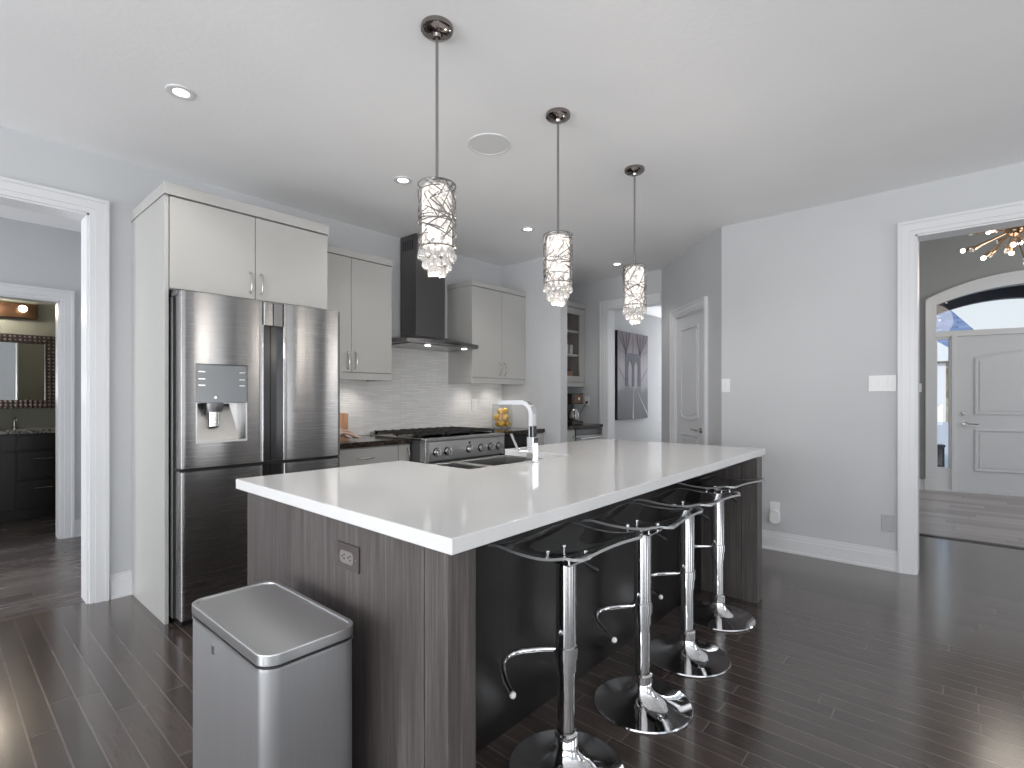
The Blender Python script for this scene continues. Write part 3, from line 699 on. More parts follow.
# bright grip lips
MB().box(lx1-.002,FY-.002,.862, lx1+.004,FY+.05,1.68).build('grip_edge', M['chrome'], dl, .001)
MB().box(rx0-.004,FY-.002,.862, rx0+.002,FY+.05,1.68).build('grip_edge', M['chrome'], dr_, .001)
MB().box(.896,3.20,1.80, .96,3.285,1.832).box(1.74,3.20,1.80,1.80,3.285,1.832).build('hinge_cover', M['darkmetal'], fr, .006)
MB().box(.92,3.20,.0, 1.80,3.80,.045).build('toe_grille', M['blackplastic'], fr, .004)
# dispenser
dp = MB()
dp.box(dxa+.002,FY-.008,1.215, dxb-.002,FY+.02,dzb-.003)
dispn = dp.build('dispenser_panel', mat('dispenser_grey', (.20,.21,.22), .25, .3), dl, .003)
niche = MB().box(dxa,FY+.075,dza, dxb,FY+.084,1.22).box(dxa,FY-.002,dza, dxa+.008,FY+.08,1.22).box(dxb-.008,FY-.002,dza, dxb,FY+.08,1.22).box(dxa,FY-.004,dza-.002, dxb,FY+.08,dza+.012)
niche.add([(dxa+.01,FY+.07,1.21),(1.17,FY+.07,1.21),(1.205,FY+.01,dza+.012),(dxa+.01,FY+.01,dza+.012)], [(0,1,2,3)])
niche.build('dispenser_niche', M['steel'], dl)
MB().lathe([(0,0),(.045,0),(.05,.03),(.05,.05),(0,.05)], (1.072,FY+.03,1.165), 20).build('dispenser_nozzle', M['darkmetal'], dl)
MB().lathe([(.026,-.085),(.032,-.08),(.034,0),(0,0)], (1.072,FY+.028,1.165), 16).build('dispenser_lever', M['nickel'], dl)
btn = MB()
for zz_ in (1.385,1.345,1.31):
    btn.box(dxa+.012,FY-.0095,zz_, dxa+.045,FY-.006,zz_+.006).box(dxb-.045,FY-.0095,zz_, dxb-.015,FY-.006,zz_+.006)
btn.cyl((1.072,FY-.0095,1.245), .007, .003, 'y', 12)
btn.build('buttons', M['nickel'], dispn)

# ------------------------------------------------------------------ wall cabinets
def wall_cab(name, label, x0, x1, split, hx, yf=3.62, side=True, zb=1.40):
    t = thing(name, label, 'cabinet', ((x0+x1)/2, 3.8, zb))
    MB().box(x0,yf+.02,zb+.045, x1,3.979,2.345).build('carcass', M['cabinet'], t, .0015)
    MB().box(x0-.004,yf-.008,2.347, x1+.0,3.979,2.40).build('crown', M['cabinet'], t, .002)
    MB().box(x0,yf+.004,zb-.012, x1,yf+.024,zb+.043).box(x0,yf+.024,zb-.012, x0+.02,3.979,zb+.043).box(x1-.02,yf+.024,zb-.012, x1,3.979,zb+.043).build('light_rail', M['cabinet'], t, .0015)
    d = MB().box(x0+.002,yf,zb+.047, split-.0015,yf+.019,2.343).build('door', M['cabinet'], t, .0018)
    handle_v(hx[0], yf, zb+.07, zb+.21, d)
    d = MB().box(split+.0015,yf,zb+.047, x1-.002,yf+.019,2.343).build('door', M['cabinet'], t, .0018)
    handle_v(hx[1], yf, zb+.07, zb+.21, d)
    for xx in (x0+(x1-x0)*.25, x0+(x1-x0)*.72):
        MB().cyl((xx,3.80,zb+.030), .035, .014, 'z', 18).build('under_light', M['ledlens'], t)
        l_ = bpy.data.lights.new('under_cabinet_lamp', 'SPOT'); l_.energy = 4.0; l_.color = (1,.95,.88); l_.spot_size = 2.3; l_.spot_blend = .9; l_.shadow_soft_size = .03
        o = bpy.data.objects.new('under_cabinet_lamp', l_); COL.objects.link(o); o.location = (xx,3.80,zb+.02)
wall_cab('wall_cabinet', 'cream two door wall cabinet between refrigerator and range hood', 1.836, 2.594, 2.212, (2.180,2.246))
wall_cab('wall_cabinet', 'cream two door wall cabinet to the right of the range hood', 3.531, 4.346, 3.965, (3.925,4.000))

# ------------------------------------------------------------------ backsplash
bs = MB().box(1.83,3.968,.92, 4.35,3.9795,1.405).box(2.594,3.968,1.405, 3.531,3.9795,1.74).build('wall_backsplash', M['tile'], kind='structure')

# ------------------------------------------------------------------ range hood
hd = thing('range_hood', 'dark stainless chimney range hood above the cooking range', 'range hood', (3.06,3.75,1.70))
MB().box(2.937,3.735,1.80, 3.285,3.966,2.738).build('chimney', M['darksteel'], hd, .002)
vt = MB()
for k in range(5): vt.box(2.9355,3.775+k*.034,2.60, 2.9375,3.793+k*.034,2.69)
vt.build('vent_slots', M['blackplastic'], hd)
base = [(2.605,3.966),(2.605,3.60),(2.66,3.50),(2.80,3.45),(3.06,3.43),(3.35,3.45),(3.50,3.50),(3.515,3.55),(3.515,3.966)]
topp = [(2.90,3.966),(2.90,3.74),(2.90,3.72),(2.93,3.71),(3.06,3.70),(3.27,3.71),(3.31,3.72),(3.31,3.74),(3.31,3.966)]
cn = MB(); nn = len(base)
vs = [(p[0],p[1],1.715) for p in base]+[(p[0],p[1],1.748) for p in base]+[(p[0],p[1],1.81) for p in topp]
fs = [tuple(range(nn-1,-1,-1)), tuple(range(2*nn,3*nn))]
for i in range(nn):
    j = (i+1) % nn; fs += [(i,j,nn+j,nn+i),(nn+i,nn+j,2*nn+j,2*nn+i)]
cn.add(vs, fs).build('canopy', M['darksteel'], hd)
MB().box(2.70,3.52,1.708, 3.44,3.90,1.716).build('filter', M['steel'], hd, .002)
for xx in (2.93,3.37):
    MB().cyl((xx,3.56,1.702), .026, .012, 'z', 18).build('hood_light', M['ledlens'], hd)
    l_ = bpy.data.lights.new('hood_lamp', 'SPOT'); l_.energy = 2; l_.color = (1,.97,.92); l_.spot_size = 2.0; l_.spot_blend = .8; l_.shadow_soft_size = .03
    o = bpy.data.objects.new('hood_lamp', l_); COL.objects.link(o); o.location = (xx,3.56,1.695)
MB().box(3.02,3.429,1.722, 3.20,3.434,1.734).build('control_strip', M['blackplastic'], hd)

# ------------------------------------------------------------------ base cabinets and worktops of the range wall
YB = 3.372
bc = thing('base_cabinet', 'cream base cabinet with a drawer left of the range', 'cabinet', (2.23,3.65,0))
MB().box(1.846,YB+.02,.10, 2.592,3.979,.876).box(1.846,YB+.07,0,2.592,3.9,.10).build('carcass', M['cabinet'], bc, .0015)
for z0, z1 in ((.70,.868),(.41,.695),(.12,.405)):
    d = MB().box(1.850,YB,z0, 2.475,YB+.019,z1).build('drawer', M['cabinet'], bc, .0018)
    handle_h(2.10, 2.25, YB, (z0+z1)/2+.01 if z0 > .6 else z1-.07, d)
d = MB().box(2.48,YB,.12, 2.588,YB+.019,.868).build('door', M['cabinet'], bc, .0018); handle_v(2.565, YB, .71, .84, d)
wt = MB().box(1.845,3.350,.878, 2.590,3.967,.918).build('granite_worktop', M['granite'], None, .004, org=(2.2,3.66,.878))
tag(wt, 'dark granite worktop between the refrigerator and the range', 'countertop')
wt = MB().box(3.530,3.350,.878, 4.349,3.967,.918).build('granite_worktop', M['granite'], None, .004, org=(3.9,3.66,.878))
tag(wt, 'dark granite worktop right of the range under a bowl of fruit', 'countertop')
bw = thing('dishwasher', 'black fronted undercounter appliance right of the range', 'appliance', (3.85,3.6,0))
MB().box(3.535,YB+.03,.10, 4.105,3.95,.874).box(3.56,YB+.08,0,4.08,3.9,.10).build('body', M['blackplastic'], bw)
MB().box(3.538,YB-.002,.12, 4.102,YB+.028,.765).build('door', M['blackgloss'], bw, .003)
MB().box(3.538,YB-.002,.77, 4.102,YB+.028,.87).build('control_panel', M['blackplastic'], bw, .003)
bc = thing('base_cabinet', 'narrow cream base cabinet at the end of the range wall', 'cabinet', (4.23,3.65,0))
MB().box(4.11,YB+.02,.10, 4.348,3.979,.876).box(4.11,YB+.07,0,4.348,3.9,.10).build('carcass', M['cabinet'], bc, .0015)
d = MB().box(4.113,YB,.12, 4.31,YB+.019,.868).build('door', M['cabinet'], bc, .0018); handle_v(4.14, YB, .68, .80, d)
MB().box(4.314,YB,.12, 4.346,YB+.019,.868).build('filler', M['cabinet'], bc, .0018)

# ------------------------------------------------------------------ range
rg = thing('gas_range', 'stainless steel gas range with chrome knobs and black grates', 'range', (3.06,3.6,0))
RX0, RX1, RY = 2.597, 3.523, 3.20
MB().box(RX0,RY+.05,.09, RX1,3.955,.895).build('body', M['darkmetal'], rg, .003)
MB().prism([(RY,.905),(RY-.012,.885),(RY-.006,.735),(RY+.055,.735),(RY+.055,.918)], RX0+.001, RX1-.001, 'x').build('control_panel', M['steel'], rg, .004)
MB().box(RX0,RY-.014,.73, RX0+.040,RY+.004,.894).build('end_stile', M['nickel'], rg, .004)
MB().box(RX1-.03,RY-.014,.73, RX1,RY+.004,.894).build('end_stile', M['steel'], rg, .004)
MB().box(RX0,RY-.02,.895, RX1,RY+.30,.922).build('front_rail', M['steel'], rg, .006)
MB().box(RX0,RY+.04,.900, RX1,3.955,.922).build('cooktop', M['steel'], rg, .003)
od = MB().box(RX0+.012,RY+.002,.20, RX1-.012,RY+.05,.715).build('oven_door', M['steel'], rg, .004)
MB().box(RX0+.14,RY-.002,.30, RX1-.14,RY+.004,.60).build('oven_window', M['blackgloss'], od, .002)
MB().tube([(RX0+.05,RY-.05,.665),(RX1-.05,RY-.05,.665)], .014, 12).tube([(RX0+.09,RY+.01,.665),(RX0+.09,RY-.05,.665)], .010, 8).tube([(RX1-.09,RY+.01,.665),(RX1-.09,RY-.05,.665)], .010, 8).build('oven_handle', M['steel'], od)
MB().box(RX0+.012,RY+.01,.06, RX1-.012,RY+.05,.19).build('kick_panel', M['steel'], rg, .003)
for xx in (RX0+.05, RX1-.05):
    for yy in (3.3, 3.9): MB().cyl((xx,yy,0), .02, .09, 'z', 12).build('foot', M['blackplastic'], rg)
for i, xx in enumerate((2.715,2.832,3.080,3.222,3.345,3.450)):
    big = i == 2
    kb = MB().cyl((xx,RY-.010,.808), .030, -.010, 'y', 20).cyl((xx,RY-.020,.808), .027, -.028, 'y', 20, .021)
    kb.box(xx-.004,RY-.058,.782, xx+.004,RY-.046,.834)
    k_ = kb.build('knob', M['chrome'], rg)
    MB().cyl((xx,RY-.006,.808), .036, -.006, 'y', 20).build('bezel', M['blackplastic'], k_)
    if big: MB().box(xx-.012,RY-.012,.852, xx+.012,RY-.008,.872).build('indicator', M['blackplastic'], k_)
for gx in (2.62,2.925,3.23):
    gr_ = MB(); w_ = .27
    for yy in (3.30,3.60,3.90): gr_.box(gx,yy-.006,.940, gx+w_,yy+.006,.954)
    for q in range(4): gr_.box(gx+q*w_/3-.005,3.295,.945, gx+q*w_/3+.005,3.905,.958)
    for yy in (3.45,3.75):
        gr_.box(gx+.03,yy-.005,.945, gx+w_-.03,yy+.005,.960)
    for xx in (gx+.01,gx+w_-.01):
        for yy in (3.30,3.60,3.90): gr_.box(xx-.007,yy-.007,.920, xx+.007,yy+.007,.945)
    gr_.build('grate', M['iron'], rg)
    for yy in (3.45,3.75):
        MB().cyl((gx+w_/2,yy,.922), .045, .012, 'z', 20).cyl((gx+w_/2,yy,.934), .034, .008, 'z', 20).build('burner', M['iron'], rg)
MB().box(RX0+.002,3.915,.922, RX1-.002,3.955,.945).build('rear_trim', M['steel'], rg, .006)

# ------------------------------------------------------------------ things on the worktop
bd = thing('cutting_board', 'small tan wooden board leaning on the backsplash beside the refrigerator', 'cutting board', (2.30,3.92,.919))
M['wood'] = mat('maple', (.52,.28,.16), .5); nzv = noise(M['wood'], coord(M['wood'], (40,40,4)), 1.0, 4)
nt(M['wood'])[1].new(ramp(M['wood'], nzv, [(.3,(.42,.22,.12)),(.7,(.60,.34,.21))]), nt(M['wood'])[2].inputs['Base Color'])
MB().prism(roundrect(2.20,.919,2.375,1.115,.012), 3.935, 3.955, 'y').build('board', M['wood'], bd, .002)
MB().ringwall(roundrect(2.27,1.112,2.305,1.125,.005), roundrect(2.275,1.115,2.30,1.121,.002), 3.94, 3.95, 'y').build('loop', M['wood'], bd)
cl = MB(); rr = random.Random(3)
for k in range(8):
    p0 = Vector((2.00+rr.uniform(-.02,.02), 3.47+k*.032, .934)); pts = []; L = .19
    for i in range(12):
        t = i/11; pts.append(p0+Vector((t*L+rr.uniform(-.004,.004), math.sin(t*5+k)*.02, .055*math.sin(PI*min(1,t*1.15))*(.8+.3*math.sin(k*1.7))*1.0+.006*math.sin(t*9+k)+.008)))
    cl.tube(pts, [.013+.003*math.sin(i+k) for i in range(12)], 8, flat=.7)
M['cloth'] = mat('beige_cloth', (.62,.47,.40), .9); bump(M['cloth'], noise(M['cloth'], coord(M['cloth']), 300, 2), .3, .001)
tw = cl.build('dish_towel', M['cloth'], None, org=(2.1,3.58,.919)); tag(tw, 'crumpled beige dish towel on the granite beside the refrigerator', 'towel')
vb = thing('glass_bowl', 'clear glass cylinder vase filled with yellow lemons on the right granite worktop', 'vase', (4.10,3.74,.919))
MB().lathe([(0,.002),(.095,.002),(.108,.02),(.112,.09),(.110,.16),(.100,.265)], (4.10,3.74,.919), 32).build('vessel', M['vase'], vb)
M['lemon'] = mat('lemon_peel', (.72,.42,.07), .5); bump(M['lemon'], noise(M['lemon'], coord(M['lemon']), 220, 2), .3, .001)
lemon = None
for i, (dx, dy, dz, rz) in enumerate(((-.046,-.032,.040,.3),(.046,-.032,.040,1.2),(0,.048,.040,2.2),(.0,-.050,.102,.1),(-.050,.028,.104,1.9),(.050,.028,.104,.8),(-.042,-.020,.165,2.0),(.044,-.004,.167,1.4))):
    if lemon is None:
        lm = MB().lathe([(0,-.044),(.008,-.041),(.028,-.028),(.036,0),(.028,.028),(.008,.041),(0,.044)], (0,0,0), 16)
        lm.v = [(v[2], v[0], v[1]) for v in lm.v]
        lemon = o = lm.build('lemon', M['lemon'])
    else:
        o = lemon.copy(); COL.objects.link(o)
    o.location = (4.10+dx*.98,3.74+dy*.98,.926+dz*1.05); o.rotation_euler = (0,.3*(i % 3-1),rz)
    tag(o, 'yellow lemon in the glass vase on the granite worktop', 'lemon', 'lemons in the glass vase')
def plate(name, label, pts, normal, mt, detail='outlet', group=None):
    """wall plate; pts (centre), normal 'x-' or 'y-', w,h"""
    (cx_,cy_,cz_), (w_,h_) = pts
    t = thing(name, label, 'wall plate' if detail == 'blank' else ('outlet' if detail == 'outlet' else 'light switch'), (cx_,cy_,cz_), 0, group, local=True)
    def m3(mb):
        if normal == 'x-': mb.v = [(v[1], -v[0], v[2]) for v in mb.v]
        return mb
    m3(MB().box(-w_/2,-.006,-h_/2, w_/2,0,h_/2)).build('plate', mt, t, .002)
    return t, m3
t, m3 = plate('light_switch', 'white wall switch on the tiled backsplash beside the fruit vase', ((3.90,3.9675,1.17),(.075,.12)), 'y-', M['plastic'], 'switch')
m3(MB().box(-.016,-.010,-.033,.016,-.005,.033)).build('rocker', M['plastic'], t, .001)
t, m3 = plate('light_switch', 'single white switch beside the angled corner of the right wall', ((4.5995,1.562,1.352),(.072,.116)), 'x-', M['plastic'], 'switch')
m3(MB().box(-.016,-.010,-.033,.016,-.005,.033)).build('rocker', M['plastic'], t, .001)
t, m3 = plate('light_switch', 'wide white three gang switch beside the foyer opening', ((4.5995,.452,1.350),(.165,.116)), 'x-', M['plastic'], 'switch')
for q in (-.047,0,.047): m3(MB().box(q-.016,-.010,-.033,q+.016,-.005,.033)).build('rocker', M['plastic'], t, .001)
t, m3 = plate('wall_outlet', 'white outlet with a plugged in night light low on the right wall', ((4.5995,1.170,.335),(.072,.116)), 'x-', M['plastic'], 'outlet')
nl = MB().prism(roundrect(-.032,-.115,.042,-.005,.03), -.006, -.045, 'y'); m3(nl).build('night_light', M['plastic'], t, .004)
t, m3 = plate('vent_plate', 'grey square outlet cover low on the wall beside the foyer opening', ((4.5995,.420,.338),(.075,.118)), 'x-', M['greyplastic'], 'blank')
m3(MB().box(-.017,-.009,-.034,.017,-.005,.034)).build('insert', M['greyplastic'], t, .001)
sw = thing('light_switch', 'small white switch on the dim foyer wall beside the front door casing', 'light switch', fp(-.02,0,1.38))
o = fmb(MB().box(-.055,0,1.325,.018,.008,1.44)).build('plate', M['plastic'], sw, .002)

# ------------------------------------------------------------------ coffee niche
gc = thing('glass_door_cabinet', 'cream wall cabinet with glass door and shelves in the coffee niche', 'cabinet', (5.3,3.85,1.40))
YC = 3.70
k_ = MB().box(4.475,3.96,1.44, 5.645,3.979,2.40).box(4.475,YC+.02,1.44, 4.495,3.96,2.40).box(5.60,YC+.02,1.44, 5.645,3.96,2.40).box(4.475,YC+.02,1.44, 5.645,3.96,1.465).box(4.475,YC+.02,2.37, 5.645,3.96,2.40)
k_.build('carcass', M['cabinet'], gc, .001)
M['cabinside'] = mat('cabinet_interior', (.26,.22,.18), .6)
MB().box(4.496,3.948,1.466, 5.599,3.959,2.369).box(5.592,YC+.025,1.466,5.599,3.948,2.369).build('back_panel', M['cabinside'], gc)
for z in (1.77,2.07): MB().box(4.50,YC+.03,z, 5.591,3.945,z+.030).build('shelf', M['cabinet'], gc)
MB().box(4.475,YC-.008,2.385, 5.648,3.979,2.45).build('crown', M['cabinet'], gc, .002)
MB().box(4.475,YC+.004,1.385, 5.645,YC+.024,1.44).build('light_rail', M['cabinet'], gc, .0015)
for x0, x1 in ((4.48,5.06),(5.064,5.643)):
    d = MB().ringwall([(x0,1.445),(x1,1.445),(x1,2.38),(x0,2.38)], [(x0+.075,1.52),(x1-.115,1.52),(x1-.115,2.30),(x0+.075,2.30)], YC, YC+.02, 'y').build('door', M['cabinet'], gc, .0015)
    MB().box(x0+.07,YC+.008,1.515, x1-.11,YC+.011,2.305).build('glass_pane', M['pane'], d)
M['mug'] = mat('stoneware', (.62,.56,.50), .35)
def mug(x, y, z, r, h_, lab, mt):
    t = thing('mug', lab, 'mug', (x,y,z), 0, 'mugs in the glass door cabinet')
    MB().lathe([(0,0),(r*.85,0),(r,.01),(r,h_),(r*.9,h_),(r*.88,.012),(0,.012)], (x,y,z), 18).build('cup', mt, t)
    MB().tube([(x-r*.95,y,z+h_*.8),(x-r*1.5,y,z+h_*.75),(x-r*1.55,y,z+h_*.4),(x-r*.95,y,z+h_*.25)], .005, 6).build('handle', mt, t)
mug(5.30, 3.80, 2.101, .05, .10, 'pale mug on the top shelf of the glass door cabinet', M['mug'])
g0 = None
for xx in (5.27,5.36,5.45):
    if g0 is None:
        g0 = o = MB().lathe([(0,.0),(.026,0),(.028,.006),(.030,.12),(.028,.12),(.025,.01),(0,.01)], (0,0,0), 14).build('drinking_glass', mat('frosted_tumbler', (.68,.66,.62), .2, 0, .6, Transmission_Weight=.3))
    else: o = g0.copy(); COL.objects.link(o)
    o.location = (xx,3.79,1.801)
    tag(o, 'slim tumbler on the middle shelf of the glass door cabinet', 'glass', 'tumblers in the glass door cabinet')
M['terracotta'] = mat('brown_jar', (.30,.15,.09), .5)
for xx, hh, lb in ((5.30,.16,'taller brown canister on the bottom shelf of the glass door cabinet'),(5.42,.12,'shorter brown canister on the bottom shelf of the glass door cabinet')):
    t = thing('canister', lb, 'canister', (xx,3.80,1.466))
    MB().lathe([(0,0),(.045,0),(.048,.01),(.048,hh),(0,hh)], (xx,3.80,1.466), 18).build('body', M['terracotta'], t)
    MB().lathe([(0,hh),(.049,hh),(.049,hh+.015),(.012,hh+.02),(.012,hh+.032),(0,hh+.035)], (xx,3.80,1.466), 18).build('lid', M['oakdark'], t)
# niche counter, cabinet and wine cooler
wt = MB().box(4.472,3.42,.878, 5.648,3.967,.918).build('granite_worktop', M['granite'], None, .004, org=(5.0,3.7,.878)); tag(wt, 'dark granite worktop in the coffee niche under the coffee maker', 'countertop')
bc = thing('base_cabinet', 'cream base cabinet in the coffee niche beside the steel cooler', 'cabinet', (4.75,3.7,0))
MB().box(4.474,3.462,.10, 5.045,3.979,.876).box(4.474,3.51,0,5.045,3.9,.1).build('carcass', M['cabinet'], bc)
for z0, z1 in ((.70,.868),(.12,.69)):
    d = MB().box(4.48,3.442,z0, 5.04,3.461,z1).build('drawer' if z0 > .6 else 'door', M['cabinet'], bc, .0018)
    MB().ball((5.0,3.432,.79 if z0 > .6 else .62), .012, 8).build('knob', M['nickel'], d)
wc = thing('wine_cooler', 'stainless undercounter wine cooler in the coffee niche', 'cooler', (5.34,3.7,0))
MB().box(5.05,3.47,.02, 5.644,3.95,.874).build('body', M['blackplastic'], wc)
MB().box(5.055,3.435,.80, 5.64,3.468,.868).build('control_panel', M['darkmetal'], wc, .002)
d = MB().ringwall([(5.055,.06),(5.64,.06),(5.64,.795),(5.055,.795)], [(5.115,.12),(5.58,.12),(5.58,.735),(5.115,.735)], 3.435, 3.468, 'y').build('door', M['steel'], wc, .002)
MB().box(5.11,3.445,.115, 5.585,3.455,.74).build('door_glass', M['blackgloss'], d)
MB().tube([(5.10,3.40,.762),(5.60,3.40,.762)], .010, 10).tube([(5.14,3.437,.762),(5.14,3.40,.762)], .007, 8).tube([(5.56,3.437,.762),(5.56,3.40,.762)], .007, 8).build('handle', M['steel'], d)
# coffee maker
cm = thing('coffee_maker', 'black drip coffee maker with steel front in the niche', 'coffee maker', (5.19,3.60,.919))
MB().box(5.07,3.50,.919, 5.31,3.72,.965).box(5.07,3.64,.965, 5.31,3.72,1.20).box(5.07,3.50,1.17, 5.31,3.72,1.30).build('body', M['blackplastic'], cm, .008)
MB().box(5.11,3.495,1.185, 5.29,3.503,1.285).build('front_panel', M['bronze'], cm, .002)
MB().cyl((5.20,3.492,1.235), .018, .006, 'y', 16).build('dial', M['nickel'], cm)
MB().lathe([(0,0),(.055,0),(.068,.03),(.068,.09),(.045,.13),(.045,.14),(0,.14)], (5.19,3.565,.967), 22).build('carafe', M['nickel'], cm)
MB().tube([(5.14,3.53,1.08),(5.11,3.50,1.08),(5.11,3.50,1.01),(5.14,3.53,.99)], .008, 8).build('carafe_handle', M['blackplastic'], cm)
MB().tube([(5.31,3.69,1.0),(5.38,3.70,.96),(5.50,3.69,1.03),(5.60,3.675,1.15),(5.638,3.67,1.185)], .004, 6).build('cord', M['blackplastic'], cm)
o = MB().box(4.50,3.62,.919,5.03,3.75,.935).box(4.60,3.63,.935,5.03,3.74,1.26).build('wooden_box', M['wood'], None, .006, org=(4.85,3.68,.919)); tag(o, 'tan wooden box left of the coffee maker in the niche', 'box')
t, m3 = plate('wall_outlet', 'white outlet on the niche wall with the coffee maker cord', ((5.6495,3.665,1.205),(.072,.116)), 'x-', M['plastic'], 'outlet')
m3(MB().box(-.014,-.022,-.03,.014,-.006,-.004)).build('plug', M['blackplastic'], t, .002)

# ------------------------------------------------------------------ island
IX0, IX1, IY0, IY1 = .80, 3.575, .905, 2.205
NX0, NX1, NY = 1.644, 2.44, 1.70
isl = thing('kitchen_island', 'long dark stained oak kitchen island body under the white quartz top', 'island', (2.1,1.6,0))
MB().box(.840,1.037,0, .866,2.125,.8775).build('end_panel', M['oak'], isl, .0015)
MB().box(.840,.944,0, .935,1.034,.8775).build('corner_post', M['oak'], isl, .0015)
MB().box(3.325,.944,0, 3.420,1.034,.8775).build('corner_post', M['oak'], isl, .0015)
MB().box(3.325,1.037,0, 3.420,1.30,.8775).box(3.394,1.30,0,3.420,2.125,.8775).build('end_panel', M['oak'], isl, .0015)
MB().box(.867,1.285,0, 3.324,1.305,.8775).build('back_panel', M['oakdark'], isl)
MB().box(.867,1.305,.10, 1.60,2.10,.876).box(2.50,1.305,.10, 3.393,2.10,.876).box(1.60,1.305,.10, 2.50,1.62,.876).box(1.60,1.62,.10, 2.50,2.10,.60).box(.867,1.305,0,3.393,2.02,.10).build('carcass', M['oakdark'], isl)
for x0, x1 in ((.87,1.23),(1.234,1.60),(2.50,2.94),(2.944,3.39)):
    d = MB().box(x0,2.101,.12, x1,2.12,.86).build('door', M['oak'], isl, .0018)
for x0, x1 in ((1.604,2.05),(2.054,2.496)):
    MB().box(x0,2.101,.12, x1,2.12,.60).build('door', M['oak'], isl, .0018)
MB().box(.94,1.04,.835,3.32,1.10,.8765).build('support_rail', M['oakdark'], isl)
top = [(.803,.890),(3.572,.965),(3.572,IY1),(NX1,IY1),(NX1,NY),(NX0,NY),(NX0,IY1),(.826,IY1)]
ct = MB().prism(top, .878, .918, 'z').build('island_countertop', M['quartz'], None, .004, org=(2.1,1.5,.878))
tag(ct, 'large white quartz countertop on the kitchen island', 'countertop')
# end outlet (horizontal, dark)
ot = thing('island_outlet', 'dark brown horizontal outlet on the end panel of the island', 'outlet', (.8395,1.388,.765))
M['brownplastic'] = mat('taupe_plastic', (.20,.18,.175), .4); M['brownplate'] = mat('brown_plate', (.075,.062,.06), .3)
MB().box(.834,1.328,.728, .8395,1.448,.806).build('plate', M['brownplate'], ot, .002)
MB().prism(roundrect(1.352,.748,1.424,.786,.012), .831, .8345, 'x').build('receptacle', M['brownplastic'], ot, .0008)
so = MB()
for yy in (1.372,1.405):
    so.box(.8302,yy-.008,.772,.8312,yy-.002,.776).box(.8302,yy-.008,.760,.8312,yy-.002,.764).cyl((.8302,yy+.005,.768), .003, .001, 'x', 8)
so.build('slots', M['blackplastic'], ot)
MB().cyl((.8325,1.436,.767), .003, .002, 'x', 8).cyl((.8325,1.340,.767), .003, .002, 'x', 8).build('screw', M['nickel'], ot)
# sink
sk = thing('farmhouse_sink', 'double bowl stainless sink set into the island', 'sink', (2.04,1.93,.62))
def basin(x0, x1, y0, y1, zt, zb, t=.012):
    return MB().ringwall([(x0,y0),(x1,y0),(x1,y1),(x0,y1)], [(x0+t,y0+t),(x1-t,y0+t),(x1-t,y1-t),(x0+t,y1-t)], zb, zt, 'z').box(x0,y0,zb-.01, x1,y1,zb)
basin(1.647, 2.005, 1.702, 2.195, .877, .66).build('bowl', M['steel'], sk, .002)
basin(2.010, 2.437, 1.702, 2.195, .877, .66).build('bowl', M['steel'], sk, .002)
MB().box(1.98,1.702,.865, 2.035,2.19,.8775).build('divider', M['steel'], sk, .004)
MB().box(1.604,2.196,.63, 2.496,2.225,.8775).build('apron', M['steel'], sk, .006)
for xx in (1.81,2.24): MB().cyl((xx,1.95,.661), .045, .004, 'z', 20).build('drain', M['chrome'], sk)
# faucet
fx, fy = 2.040, 1.652
ft = thing('kitchen_faucet', 'square arched chrome faucet standing behind the island sink', 'faucet', (fx,fy,.919))
MB().box(fx-.030,fy-.030,.919, fx+.030,fy+.030,.925).box(fx-.021,fy-.021,.925, fx+.021,fy+.021,1.045).build('base', M['chrome'], ft, .002)
sp_ = []; R_ = .06
prof = [(0,1.04),(0,1.16)]+[(R_-R_*math.cos(a), 1.16+R_*math.sin(a)) for a in [PI/2*k/8 for k in range(1,9)]]+[(.205,1.22)]
dirv = Vector((-.10,.995,0)).normalized(); side = Vector((dirv.y,-dirv.x,0))
ah, aw = .011, .018
fm = MB(); rings = []
for i, (d_, z_) in enumerate(prof):
    a = Vector(prof[max(i-1,0)]); b_ = Vector(prof[min(i+1,len(prof)-1)]); t_ = (b_-a).normalized(); nrm = Vector((-t_.y, t_.x))
    rg_ = []
    for sx_, sy_ in ((-1,-1),(1,-1),(1,1),(-1,1)):
        q = Vector((d_, z_))+nrm*ah*sy_; p = Vector((fx,fy,0))+dirv*q.x+side*aw*sx_; rg_.append((p.x,p.y,q.y))
    b0_ = len(fm.v); fm.v += rg_; rings.append([b0_+k for k in range(4)])
for A_, B_ in zip(rings, rings[1:]):
    for k in range(4): fm.f.append((A_[k], A_[(k+1) % 4], B_[(k+1) % 4], B_[k]))
fm.f += [tuple(rings[0]), tuple(rings[-1])]
fm.build('spout', M['chrome'], ft)
MB().box(fx-.0185,fy-.012,1.045, fx+.0185,fy+.012,1.10).build('collar', M['blackplastic'], ft)
lv = MB()
l0 = Vector((fx-.02,fy+.012,.975)); l1 = l0+Vector((-.035,.030,.0)); l2 = l1+Vector((-.01,.045,.085))
lv.tube([l0,l1], .012, 10); lv.tube([l1+Vector((0,0,-.01)),l2], .013, 4, flat=.45)
lv.build('lever', M['chrome'], ft)

